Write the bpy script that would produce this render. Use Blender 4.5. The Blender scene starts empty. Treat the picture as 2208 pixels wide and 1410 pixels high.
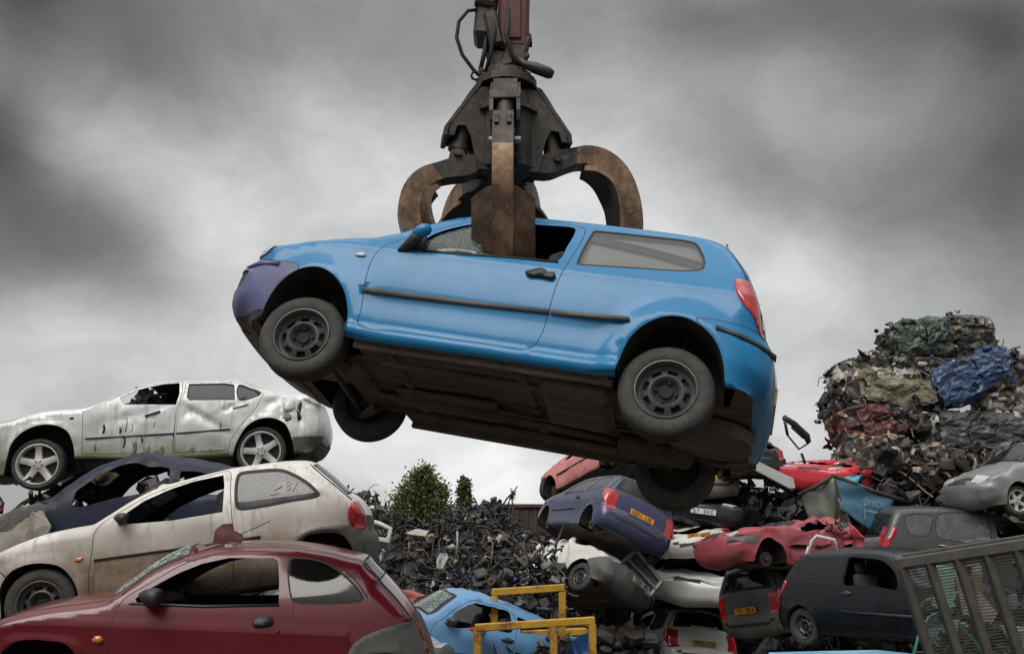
EXPO=0.0; ZENITH=1.15; SUN_E=1.9
import bpy, bmesh, math, random
import numpy as np
from mathutils import Vector, Matrix, noise
from mathutils.geometry import delaunay_2d_cdt
R_ = math.radians
scene = bpy.context.scene
COL = scene.collection
random.seed(7)

# ------------------------------------------------------------------ objects
def tag(o, label=None, cat=None, group=None, kind=None):
    if label: o['label'] = label
    if cat: o['category'] = cat
    if group: o['group'] = group
    if kind: o['kind'] = kind
    return o

def empty(name, label, cat, M=None, group=None):
    o = bpy.data.objects.new(name, None)
    o.empty_display_size = 0.2
    COL.objects.link(o)
    if M is not None: o.matrix_world = M
    return tag(o, label, cat, group)

def mobj(name, verts, faces, mats, parent=None, fmat=None, smooth=True, loc=None, normals=None):
    me = bpy.data.meshes.new(name)
    me.from_pydata([tuple(v) for v in verts], [], [tuple(f) for f in faces])
    if not isinstance(mats, (list, tuple)): mats = [mats]
    for m in mats: me.materials.append(m)
    if fmat is not None: me.polygons.foreach_set('material_index', list(fmat))
    if smooth: me.polygons.foreach_set('use_smooth', [True]*len(me.polygons))
    me.update()
    if normals is not None:
        me.normals_split_custom_set_from_vertices([tuple(n) for n in normals])
    o = bpy.data.objects.new(name, me)
    COL.objects.link(o)
    if parent is not None: o.parent = parent
    if loc is not None: o.location = loc
    return o

class MB:
    """collects simple solids into one mesh"""
    def __init__(s): s.v=[]; s.f=[]; s.m=[]
    def add(s, vs, fs, m=0):
        b=len(s.v); s.v += [tuple(v) for v in vs]; s.f += [tuple(i+b for i in f) for f in fs]; s.m += [m]*len(fs); return s
    def box(s, c, d, rot=None, m=0, bev=0.0):
        hx,hy,hz=d[0]/2,d[1]/2,d[2]/2
        if bev<=0: bev=min(hx,hy,hz)*0.18
        bev=min(bev,hx*.9,hy*.9,hz*.9)
        vs=[];idx={}
        for sx in(-1,1):
            for sy in(-1,1):
                for sz in(-1,1):
                    for k in range(3):
                        p=[sx*(hx-bev),sy*(hy-bev),sz*(hz-bev)]
                        p[k]=(sx*hx,sy*hy,sz*hz)[k]
                        idx[(sx,sy,sz,k)]=len(vs); vs.append(Vector(p))
        fs=[]
        for k in range(3):
            a,b=(k+1)%3,(k+2)%3
            for sg in(-1,1):
                q=[]
                for (sa,sb) in((-1,-1),(1,-1),(1,1),(-1,1)):
                    t=[0,0,0]; t[k]=sg;t[a]=sa;t[b]=sb
                    q.append(idx[(t[0],t[1],t[2],k)])
                fs.append(q if sg>0 else q[::-1])
        for k in range(3):                     # edge bevels
            a,b=(k+1)%3,(k+2)%3
            for sa in(-1,1):
                for sb in(-1,1):
                    t=[0,0,0];t[a]=sa;t[b]=sb
                    t0=list(t);t0[k]=-1;t1=list(t);t1[k]=1
                    q=[idx[(*t0,a)],idx[(*t1,a)],idx[(*t1,b)],idx[(*t0,b)]]
                    fs.append(q if sa*sb<0 else q[::-1])
        for sx in(-1,1):
            for sy in(-1,1):
                for sz in(-1,1):
                    q=[idx[(sx,sy,sz,0)],idx[(sx,sy,sz,1)],idx[(sx,sy,sz,2)]]
                    fs.append(q if sx*sy*sz>0 else q[::-1])
        c=Vector(c)
        M=rot.to_3x3() if rot is not None else Matrix.Identity(3)
        return s.add([M@v+c for v in vs],fs,m)
    def tube(s, pts, r, n=8, m=0, cap=True, closed=False):
        pts=[Vector(p) for p in pts]; N=len(pts)
        rs=r if isinstance(r,(list,tuple)) else [r]*N
        vs=[];fs=[]
        t0=(pts[1]-pts[0]).normalized()
        u=t0.orthogonal().normalized()
        for i,p in enumerate(pts):
            if closed: t=(pts[(i+1)%N]-pts[i-1]).normalized()
            else: t=(pts[min(i+1,N-1)]-pts[max(i-1,0)]).normalized()
            u=(u-t*u.dot(t))
            if u.length<1e-6: u=t.orthogonal()
            u.normalize(); w=t.cross(u)
            for k in range(n):
                a=2*math.pi*k/n
                vs.append(p+(u*math.cos(a)+w*math.sin(a))*rs[i])
        for i in range(N if closed else N-1):
            j=(i+1)%N
            for k in range(n):
                l=(k+1)%n
                fs.append((i*n+k,i*n+l,j*n+l,j*n+k))
        if cap and not closed:
            fs.append(tuple(range(n))[::-1]); fs.append(tuple((N-1)*n+k for k in range(n)))
        return s.add(vs,fs,m)
    def cyl(s, a, b, r, n=16, m=0): return s.tube([a,b],r,n,m)
    def prism(s, poly, y0, y1, m=0, axes=(0,2,1)):
        """poly in the plane axes[0],axes[1], extruded along axes[2]"""
        n=len(poly);vs=[]
        for y in(y0,y1):
            for p in poly:
                v=[0,0,0];v[axes[0]]=p[0];v[axes[1]]=p[1];v[axes[2]]=y;vs.append(v)
        fs=[tuple(range(n)),tuple(range(2*n-1,n-1,-1))]
        for i in range(n):
            j=(i+1)%n; fs.append((j,i,i+n,j+n))
        return s.add(vs,fs,m)
    def build(s, name, mats, parent=None, smooth=False, M=None, disp=None, loc=None):
        vs=s.v
        if M is not None: vs=[M@Vector(v) for v in vs]
        if disp: vs=[disp(Vector(v)) for v in vs]
        o=mobj(name,vs,s.f,mats,parent,s.m,smooth,loc)
        bm=bmesh.new();bm.from_mesh(o.data);bmesh.ops.recalc_face_normals(bm,faces=bm.faces);bm.to_mesh(o.data);bm.free()
        return o

# ------------------------------------------------------------------ materials
MATS={}
class NT:
    def __init__(s,name):
        s.m=bpy.data.materials.new(name); s.m.use_nodes=True
        s.t=s.m.node_tree; s.b=s.t.nodes['Principled BSDF']; s.out=s.t.nodes['Material Output']
        s.tc=s.t.nodes.new('ShaderNodeTexCoord')
    def n(s,typ,**kw):
        nd=s.t.nodes.new(typ)
        for k,v in kw.items():
            if k in nd.inputs.keys(): nd.inputs[k].default_value=v
            else: setattr(nd,k,v)
        return nd
    def l(s,a,b): s.t.links.new(a,b)
    def coord(s,scale=(1,1,1),src='Object'):
        mp=s.n('ShaderNodeMapping'); mp.inputs['Scale'].default_value=scale
        s.l(s.tc.outputs[src],mp.inputs['Vector']); return mp.outputs[0]
    def noise(s,scale,detail=6,rough=.6,vec=None,dist=0):
        nd=s.n('ShaderNodeTexNoise'); nd.inputs['Scale'].default_value=scale; nd.inputs['Detail'].default_value=detail
        nd.inputs['Roughness'].default_value=rough; nd.inputs['Distortion'].default_value=dist
        s.l(vec if vec is not None else s.tc.outputs['Object'],nd.inputs['Vector']); return nd.outputs[0]
    def ramp(s,fac,stops):
        r=s.n('ShaderNodeValToRGB'); e=r.color_ramp.elements
        while len(e)<len(stops): e.new(.5)
        for i,(p,c) in enumerate(stops):
            e[i].position=p; e[i].color=(c,c,c,1) if not isinstance(c,(tuple,list)) else (*c,1)
        s.l(fac,r.inputs[0]); return r.outputs[0]
    def mix(s,fac,a,b):
        m=s.n('ShaderNodeMix',data_type='RGBA')
        for sock,v in((m.inputs[0],fac),(m.inputs[6],a),(m.inputs[7],b)):
            if hasattr(v,'links'): s.l(v,sock)
            elif isinstance(v,(tuple,list)): sock.default_value=(*v,1)
            else: sock.default_value=v
        return m.outputs[2]
    def math(s,op,a,b=None,clamp=False):
        m=s.n('ShaderNodeMath',operation=op,use_clamp=clamp)
        for i,v in enumerate((a,b)):
            if v is None: continue
            if hasattr(v,'links'): s.l(v,m.inputs[i])
            else: m.inputs[i].default_value=v
        return m.outputs[0]
    def bump(s,h,strength=.3,dist=.01):
        b=s.n('ShaderNodeBump'); b.inputs['Strength'].default_value=strength; b.inputs['Distance'].default_value=dist
        s.l(h,b.inputs['Height']); s.l(b.outputs[0],s.b.inputs['Normal'])
    def set(s,**kw):
        for k,v in kw.items():
            k=k.replace('_',' ')
            if hasattr(v,'links'): s.l(v,s.b.inputs[k])
            elif isinstance(v,tuple): s.b.inputs[k].default_value=(*v,1)
            else: s.b.inputs[k].default_value=v

def paint(name, col, dirt=.15, dust=(.20,.165,.125), rough=.28, streak=0., mud=None, coat=.6, rust=0., fade=.08, metallic=0., mudz=(.35,.75),spec=.5):
    if name in MATS: return MATS[name]
    t=NT(name)
    n1=t.noise(2.2,5,.6); n2=t.noise(14,6,.7)
    c=t.mix(t.math('MULTIPLY',n1,fade*2),col,tuple(min(1,x*.6+.18) for x in col))
    d=t.ramp(t.math('ADD',t.math('MULTIPLY',n1,.6),t.math('MULTIPLY',n2,.4)),[(.42,0.),(.68,1.)])
    fac=t.math('MULTIPLY',d,dirt)
    if streak>0:
        sv=t.noise(1.,5,.65,t.coord((16,16,.9)))
        sm=t.ramp(sv,[(.48,0.),(.72,1.)])
        fac=t.math('MAXIMUM',fac,t.math('MULTIPLY',sm,streak))
    c=t.mix(fac,c,dust)
    if mud:
        sx=t.n('ShaderNodeSeparateXYZ'); t.l(t.tc.outputs['Object'],sx.inputs[0])
        z=t.math('ADD',sx.outputs[2],t.math('MULTIPLY',t.math('SUBTRACT',n2,.5),.35))
        mm=t.ramp(z,[(mudz[0],1.),(mudz[1],0.)])
        mm=t.math('MULTIPLY',mm,t.ramp(n1,[(.3,.55),(.6,1.)]))
        c=t.mix(mm,c,mud); fac=t.math('MAXIMUM',fac,mm)
    if rust>0:
        rn=t.ramp(t.noise(5,8,.75),[(.60,0.),(.66,1.)])
        rf=t.math('MULTIPLY',rn,rust); c=t.mix(rf,c,(.14,.055,.025)); fac=t.math('MAXIMUM',fac,rf)
    t.set(Base_Color=c,Metallic=metallic,Coat_Weight=t.math('MULTIPLY',t.math('SUBTRACT',1.,fac,True),coat),Coat_Roughness=.08)
    rr=t.math('ADD',t.math('MULTIPLY',fac,.5),t.math('ADD',rough,t.math('MULTIPLY',n2,.10)),True)
    t.set(Roughness=rr,Specular_IOR_Level=spec)
    wv=t.noise(1.7,2,.5); t.bump(t.math('ADD',t.math('MULTIPLY',wv,3.),t.math('MULTIPLY',n2,.16)),.10,.012)
    MATS[name]=t.m; return t.m

def plain(name,col,rough=.6,metallic=0.,var=.35,scale=9,bump=.15,bd=.004,second=None,spots=(.5,.7),spec=.5):
    if name in MATS: return MATS[name]
    t=NT(name); n1=t.noise(scale,7,.65)
    f=t.ramp(n1,[(.3,0.),(.7,1.)])
    c=t.mix(f,tuple(x*(1-var) for x in col),tuple(min(1,x*(1+var)) for x in col))
    if second:
        c=t.mix(t.ramp(t.noise(scale*.45,8,.7),[(spots[0],0.),(spots[1],1.)]),c,second)
    t.set(Base_Color=c,Metallic=metallic,Roughness=t.math('ADD',rough-.08,t.math('MULTIPLY',n1,.16)),Specular_IOR_Level=spec)
    if bump>0: t.bump(n1,bump,bd)
    MATS[name]=t.m; return t.m

def glass(name,tint=(.75,.8,.8),dirt=.15,dirtcol=(.35,.34,.32),opaque=0.,crack=0.):
    if name in MATS: return MATS[name]
    t=NT(name); nt=t.t
    tr=t.n('ShaderNodeBsdfTransparent'); tr.inputs[0].default_value=(*tint,1)
    gl=t.n('ShaderNodeBsdfGlossy'); gl.inputs['Roughness'].default_value=.04
    df=t.n('ShaderNodeBsdfDiffuse'); df.inputs[0].default_value=(*dirtcol,1)
    lw=t.n('ShaderNodeLayerWeight'); lw.inputs[0].default_value=.35
    m1=t.n('ShaderNodeMixShader'); t.l(t.math('MINIMUM',t.math('ADD',t.math('MULTIPLY',lw.outputs['Fresnel'],.9),.03),.9),m1.inputs[0]); t.l(tr.outputs[0],m1.inputs[1]); t.l(gl.outputs[0],m1.inputs[2])
    m2=t.n('ShaderNodeMixShader')
    dn=t.ramp(t.noise(5,6,.7),[(.35,.4),(.75,1.)])
    f=t.math('MULTIPLY',dn,dirt)
    if opaque: f=t.math('MAXIMUM',f,opaque)
    if crack:
        v=t.n('ShaderNodeTexVoronoi',feature='DISTANCE_TO_EDGE'); v.inputs['Scale'].default_value=26
        t.l(t.tc.outputs['Object'],v.inputs['Vector'])
        f=t.math('MAXIMUM',f,t.math('MULTIPLY',t.ramp(v.outputs['Distance'],[(.02,1.),(.12,0.)]),crack))
    t.l(f,m2.inputs[0]); t.l(m1.outputs[0],m2.inputs[1]); t.l(df.outputs[0],m2.inputs[2])
    t.l(m2.outputs[0],t.out.inputs[0]); MATS[name]=t.m; return t.m

def lens(name,col,rough=.12):
    if name in MATS: return MATS[name]
    t=NT(name)
    v=t.n('ShaderNodeTexWave',wave_type='BANDS',bands_direction='Z'); v.inputs['Scale'].default_value=14; v.inputs['Distortion'].default_value=.6
    t.l(t.tc.outputs['Object'],v.inputs['Vector'])
    c=t.mix(v.outputs[1],tuple(x*.55 for x in col),col)
    t.set(Base_Color=c,Roughness=rough,Coat_Weight=1.,Coat_Roughness=.03,Transmission_Weight=0.)
    MATS[name]=t.m; return t.m

TYRE=plain('tyre_rubber',(.040,.038,.035),.75,0,.35,30,.3,.004,second=(.085,.076,.064),spots=(.48,.76))
STEELRIM=plain('steel_rim',(.10,.10,.10),.45,.3,.3,12,.1,second=(.10,.085,.07))
RIMDARK=plain('rim_dark',(.012,.012,.012),.8,0,.3)
ALLOY=plain('alloy_rim',(.62,.61,.59),.34,.45,.15,10,.05,second=(.34,.31,.27),spots=(.55,.8))
BLACKPL=plain('black_plastic',(.022,.022,.023),.5,0,.3,14,.12)
GREYPL=plain('grey_plastic',(.085,.083,.08),.6,0,.2,10,.12,second=(.15,.135,.115))
RUBBER=plain('black_rubber',(.012,.012,.012),.65,0,.2)
LINER=plain('wheel_well_liner',(.018,.016,.015),.9,0,.4,8,.3,.01,second=(.045,.036,.028))
def underseal():
    t=NT('dirty_underseal'); a=t.noise(4,8,.7); st=t.noise(1.,7,.7,t.coord((1.3,9,4))); b=t.noise(16,5,.7)
    c=t.mix(t.ramp(st,[(.38,0.),(.66,1.)]),(.060,.052,.045),(.17,.145,.118)); c=t.mix(t.math('MULTIPLY',t.ramp(a,[(.52,0.),(.68,1.)]),.7),c,(.075,.06,.047)); c=t.mix(t.math('MULTIPLY',t.ramp(b,[(.60,0.),(.70,1.)]),.5),c,(.23,.20,.165))
    t.set(Base_Color=c,Roughness=.8,Specular_IOR_Level=.25); t.bump(t.math('ADD',t.math('ADD',a,st),t.math('MULTIPLY',b,.4)),.8,.03); MATS['dirty_underseal']=t.m; return t.m
UNDER=underseal()
UNDER2=plain('rusty_chassis_steel',(.052,.042,.034),.65,.2,.5,9,.4,.01,second=(.11,.08,.056),spots=(.5,.8))
CABIN=plain('cabin_trim',(.018,.018,.019),.85,0,.3,7,.1)
SEATC=plain('seat_cloth',(.026,.027,.030),.95,0,.25,22,.2)
def gritty(name,col,dark,pale,rough=.5,metallic=.4):
    t=NT(name); a=t.noise(3.5,9,.72); st=t.noise(1.,7,.7,t.coord((14,14,1.6))); g=t.noise(45,4,.7)
    c=t.mix(t.ramp(a,[(.40,0.),(.60,1.)]),col,dark); c=t.mix(t.math('MULTIPLY',t.ramp(st,[(.52,0.),(.70,1.)]),.75),c,dark)
    c=t.mix(t.math('MULTIPLY',t.ramp(t.noise(7,8,.7),[(.60,0.),(.72,1.)]),.6),c,pale)
    t.set(Base_Color=c,Metallic=metallic,Roughness=t.math('ADD',rough-.15,t.math('MULTIPLY',a,.4)))
    t.bump(t.math('ADD',t.math('MULTIPLY',a,1.),t.math('MULTIPLY',g,.25)),.5,.012); MATS[name]=t.m; return t.m
GALV=plain('galvanised_steel',(.30,.30,.295),.42,.7,.25,12,.15,second=(.16,.13,.10),spots=(.55,.75))
DARKSTEEL=gritty('greasy_dark_steel',(.082,.070,.060),(.030,.026,.023),(.17,.14,.115),.5,.4)
RUSTY=gritty('rusty_worn_steel',(.17,.10,.058),(.045,.030,.023),(.26,.19,.13),.5,.45)
WORN=gritty('polished_worn_steel',(.30,.195,.12),(.085,.05,.032),(.42,.33,.24),.42,.5)
GLASS=glass('car_glass',(.62,.66,.66),.06)
GLASSDUST=glass('dusty_glass',(.5,.52,.53),.45,(.30,.30,.31))
GLASSDARK=glass('dark_tinted_glass',(.10,.11,.12),.10,(.12,.12,.12))
CRAZED=glass('crazed_glass',(.62,.74,.68),.12,(.42,.52,.46),crack=.8)
LRED=lens('red_lamp_lens',(.55,.02,.025))
LCLEAR=lens('clear_lamp_lens',(.62,.64,.66))
LAMBER=lens('amber_lamp_lens',(.75,.22,.03))
PLATEY=plain('yellow_plate',(.62,.38,.02),.4,0,.08,20,.02)
PLATEO=plain('amber_plate',(.66,.27,.02),.4,0,.08,20,.02)
PLATEW=plain('white_plate',(.72,.72,.70),.4,0,.08,20,.02)
INK=plain('plate_lettering',(.02,.02,.02),.5,0,.1)
# ------------------------------------------------------------------ car builder
def cr(pts, closed=False, step=.03, nmin=1):
    """centripetal Catmull-Rom through 2D points; returns samples and the source index of each"""
    P=[np.array(p[:2],float) for p in pts]; n=len(P); out=[];src=[]
    for i in range(n if closed else n-1):
        g=lambda k: P[k%n] if closed else P[min(max(k,0),n-1)]
        p0,p1,p2,p3=g(i-1),g(i),g(i+1),g(i+2)
        L=np.linalg.norm(p2-p1); m=max(nmin,int(math.ceil(L/step)))
        t0=0.; t1=t0+max(1e-4,np.linalg.norm(p1-p0)**.5); t2=t1+max(1e-4,L**.5); t3=t2+max(1e-4,np.linalg.norm(p3-p2)**.5)
        if not closed and i==0: p0=p1-(p2-p1); t1=t0+L**.5; t2=t1+L**.5; t3=t2+max(1e-4,np.linalg.norm(p3-p2)**.5)
        if not closed and i==n-2: p3=p2+(p2-p1); t3=t2+L**.5
        for k in range(m):
            t=t1+(t2-t1)*k/m
            A1=(t1-t)/(t1-t0)*p0+(t-t0)/(t1-t0)*p1; A2=(t2-t)/(t2-t1)*p1+(t-t1)/(t2-t1)*p2; A3=(t3-t)/(t3-t2)*p2+(t-t2)/(t3-t2)*p3
            B1=(t2-t)/(t2-t0)*A1+(t-t0)/(t2-t0)*A2; B2=(t3-t)/(t3-t1)*A2+(t-t1)/(t3-t1)*A3
            out.append((t2-t)/(t2-t1)*B1+(t-t1)/(t2-t1)*B2); src.append(i)
    if not closed: out.append(P[-1]); src.append(n-2)
    return np.array(out), src

def inpoly(P, poly):
    x,z=P[:,0],P[:,1]; r=np.zeros(len(P),bool); n=len(poly)
    for i in range(n):
        x1,z1=poly[i]; x2,z2=poly[(i+1)%n]
        if z1==z2: continue
        c=((z1>z)!=(z2>z))&(x<(x2-x1)*(z-z1)/(z2-z1)+x1)
        r^=c
    return r

def pdist(P, poly, closed=True):
    """distance of points to a polyline"""
    n=len(poly); best=np.full(len(P),1e9)
    for i in range(n if closed else n-1):
        a=poly[i]; b=poly[(i+1)%n]; ab=b-a; L=max(1e-12,ab@ab)
        t=np.clip(((P-a)@ab)/L,0,1)
        best=np.minimum(best,np.linalg.norm(P-(a+t[:,None]*ab),axis=1))
    return best

def area(poly): return .5*sum(poly[i][0]*poly[(i+1)%len(poly)][1]-poly[(i+1)%len(poly)][0]*poly[i][1] for i in range(len(poly)))
def inset(poly, d):
    n=len(poly); s=1 if area(poly)>0 else -1; out=[]
    for i in range(n):
        e1=poly[i]-poly[i-1]; e2=poly[(i+1)%n]-poly[i]
        n1=np.array([-e1[1],e1[0]])/max(1e-9,np.linalg.norm(e1)); n2=np.array([-e2[1],e2[0]])/max(1e-9,np.linalg.norm(e2))
        m=n1+n2; q=m@m
        m=m/max(.25,q/2)/1.0 if q>1e-6 else n1
        out.append(poly[i]+s*d*m)
    return np.array(out)

EDGE={'hood':(.07,.09,.05),'windscreen':(.05,.06,.10),'roof':(.07,.10,.05),'rear_window':(.07,.09,.06),'tailgate':(.13,.14,.06),
      'rear_bumper':(.24,.22,.07),'underbody':(.03,.03,.0),'front_bumper':(.34,.30,.10),'boot_lid':(.10,.10,.05)}

class Car:
    def __init__(c, spec):
        c.s=spec; segs=spec['outline']
        pts=[];lab=[]
        for l,pp in segs:
            for p in pp: pts.append(p); lab.append(l)
        if area(pts)<0: raise ValueError('outline must be counter-clockwise')
        c.o,src=cr(pts,True,spec.get('ostep',.035)); c.lab=[lab[i] for i in src]
        ed=dict(EDGE); ed.update(spec.get('edge',{}))
        A=np.array([ed[l] for l in c.lab])
        for _ in range(3): A=(np.roll(A,1,0)+A*2+np.roll(A,-1,0))/4
        c.oa,c.ob,c.oc=A[:,0],A[:,1],A[:,2]
        t=spec['width']; c.tz=np.array([a for a,b in t]); c.tw=np.array([b for a,b in t])
        zz=np.linspace(c.tz[0],c.tz[-1],200); ww=np.interp(zz,c.tz,c.tw)
        for _ in range(60): ww[1:-1]=(ww[:-2]+2*ww[1:-1]+ww[2:])/4
        c.tz,c.tw=zz,ww
        c.deform=spec.get('deform')
        c.arches=[cr(a,True,.03)[0] for a in spec['arches']]
    def Y(c, P):
        P=np.asarray(P,float); y=np.interp(P[:,1],c.tz,c.tw)
        red=np.zeros(len(P))
        for i in range(len(c.o)):
            a=c.o[i]; b=c.o[(i+1)%len(c.o)]; ab=b-a
            t=np.clip(((P-a)@ab)/max(1e-12,ab@ab),0,1)
            d=np.linalg.norm(P-(a+t[:,None]*ab),axis=1)
            j=(i+1)%len(c.o); oa=c.oa[i]*(1-t)+c.oa[j]*t; ob=c.ob[i]*(1-t)+c.ob[j]*t
            q=np.clip(1-d/oa,0,1)
            red=np.maximum(red,ob*(1-np.sqrt(np.maximum(0,1-q*q))))
        y=y-red
        for a in c.arches:
            d=pdist(P,a); y=y+c.s.get('flare',.014)*np.exp(-(d/.045)**2)*np.clip(1-red/.1,0,1)
        f=c.s.get('feature')
        if f: y=y+f(P[:,0],P[:,1])
        for (x,z,rx,rz,dp,an) in c.s.get('dents',[]):
            ca,sa=math.cos(R_(an)),math.sin(R_(an)); u=(P[:,0]-x)*ca+(P[:,1]-z)*sa; v=-(P[:,0]-x)*sa+(P[:,1]-z)*ca
            y=y-dp*np.exp(-(u/rx)**2-(v/rz)**2)
        cm=c.s.get('crumple')
        if cm: y=y-cm(P)
        return y
    def N(c, P):
        e=.004; cen=c.o.mean(0); d=pdist(P,c.o)
        Q=np.array(P,float); near=d<.004
        if near.any():
            # push border points inwards along the outline normal
            nin=inset(c.o,1.)-c.o
            k=np.argmin(((Q[near][:,None,:]-c.o[None])**2).sum(2),1)
            nn=nin[k]; nn/=np.linalg.norm(nn,axis=1)[:,None]
            Q[near]=Q[near]+nn*.0055
        ex=np.array([e,0]);ez=np.array([0,e])
        gx=(c.Y(Q+ex)-c.Y(Q-ex))/(2*e); gz=(c.Y(Q+ez)-c.Y(Q-ez))/(2*e)
        n=np.stack([-gx,-np.ones(len(Q)),-gz],1)
        return n/np.linalg.norm(n,axis=1)[:,None]
    def mesh_side(c, regions, h):
        """regions: [(name, polygon)] by priority.  returns verts2d, tris, region name per tri"""
        loops=[c.o]+[r[1] for r in regions]
        V=[];E=[]
        for L in loops:
            b=len(V); V+= [tuple(p) for p in L]; E+=[(b+i,b+(i+1)%len(L)) for i in range(len(L))]
        C=np.array(V)
        pts=[]
        x0,z0=c.o.min(0);x1,z1=c.o.max(0)
        rr=random.Random(3)
        nx=int((x1-x0)/h);nz=int((z1-z0)/h)
        G=np.array([(x0+(i+(.5 if j%2 else 0))*h+rr.uniform(-.1,.1)*h,z0+j*h*.9) for j in range(int(nz/.9)+1) for i in range(nx+1)])
        G=G[inpoly(G,c.o)]
        rings=[]
        for fr in (.03,.1,.22,.4,.65):
            keep=[]
            for i in range(len(c.o)):
                e=c.o[(i+1)%len(c.o)]-c.o[i-1]; nn=np.array([-e[1],e[0]])/max(1e-9,np.linalg.norm(e))
                keep.append(c.o[i]+nn*fr*c.oa[i])
            q=np.array(keep); q=q[inpoly(q,c.o)]; q=q[pdist(q,c.o)>.8*fr*min(c.oa)]
            rings.append(q)
        allp=np.vstack(rings+[G])
        acc=list(C); cell={}
        def key(p,s): return (int(p[0]//s),int(p[1]//s))
        S=.02
        for p in C: cell.setdefault(key(p,S),[]).append(p)
        res=[]
        for ii,p in enumerate(allp):
            k=key(p,S); ok=True; dm=h*.45 if ii>=len(allp)-len(G) else .0045
            rad=int(math.ceil(dm/S))
            for a in range(-rad,rad+1):
                for b in range(-rad,rad+1):
                    for q in cell.get((k[0]+a,k[1]+b),()):
                        if (q[0]-p[0])**2+(q[1]-p[1])**2<dm*dm: ok=False;break
                    if not ok: break
                if not ok: break
            if ok: res.append(tuple(p)); cell.setdefault(k,[]).append(p)
        vv,_,ff,_,_,_=delaunay_2d_cdt([Vector(v) for v in V+res],E,[],0,1e-5)
        P=np.array([tuple(v) for v in vv]); F=[tuple(f) for f in ff if len(f)==3]
        cen=np.array([(P[f[0]]+P[f[1]]+P[f[2]])/3 for f in F])
        name=np.array(['body']*len(F),dtype=object)
        done=np.zeros(len(F),bool)
        inside=inpoly(cen,c.o)
        for r in regions:
            m=inpoly(cen,r[1])&~done; name[m]=r[0]; done|=m
        name[~inside]='out'
        return P,F,name

def arr_deform(c, V):
    if c.deform is None: return V
    return [c.deform(Vector(v)) for v in V]

def side_piece(c, P, F, mask, sgn, name, mats, parent, off=0., fmat=None, skirt=0., normals=True):
    idx={};vv=[];ff=[]
    for f in [F[i] for i in np.where(mask)[0]]:
        t=[]
        for k in f:
            if k not in idx: idx[k]=len(vv); vv.append(k)
            t.append(idx[k])
        a,b,d=P[f[0]],P[f[1]],P[f[2]]
        ccw=(b[0]-a[0])*(d[1]-a[1])-(b[1]-a[1])*(d[0]-a[0])>0
        # seen from -y, ccw in (x,z) faces the viewer
        if ccw!=(sgn<0): t=t[::-1]
        ff.append(tuple(t))
    if not ff: return None
    Q=P[vv]; y=c.Y(Q)+off
    V=[(q[0],sgn*yy,q[1]) for q,yy in zip(Q,y)]
    N=None
    if normals and c.deform is None:
        n=c.N(Q)
        N=[(a[0],-sgn*a[1]*1.0 if sgn>0 else a[1],a[2]) for a in n]
    if skirt:
        ec={}
        for f in ff:
            for i in range(3):
                e=(f[i],f[(i+1)%3]); ec[e]=ec.get(e,0)+1
        be=[e for e in ec if (e[1],e[0]) not in ec]
        m={}
        for a,b in be:
            for k in(a,b):
                if k not in m: m[k]=len(V); V.append((V[k][0],V[k][1]-sgn*skirt,V[k][2]))
            ff.append((b,a,m[a],m[b]))
            if fmat is not None: fmat=list(fmat)+[0]
        N=None
    return mobj(name,arr_deform(c,V),ff,mats,parent,fmat,True,None,N)

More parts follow.
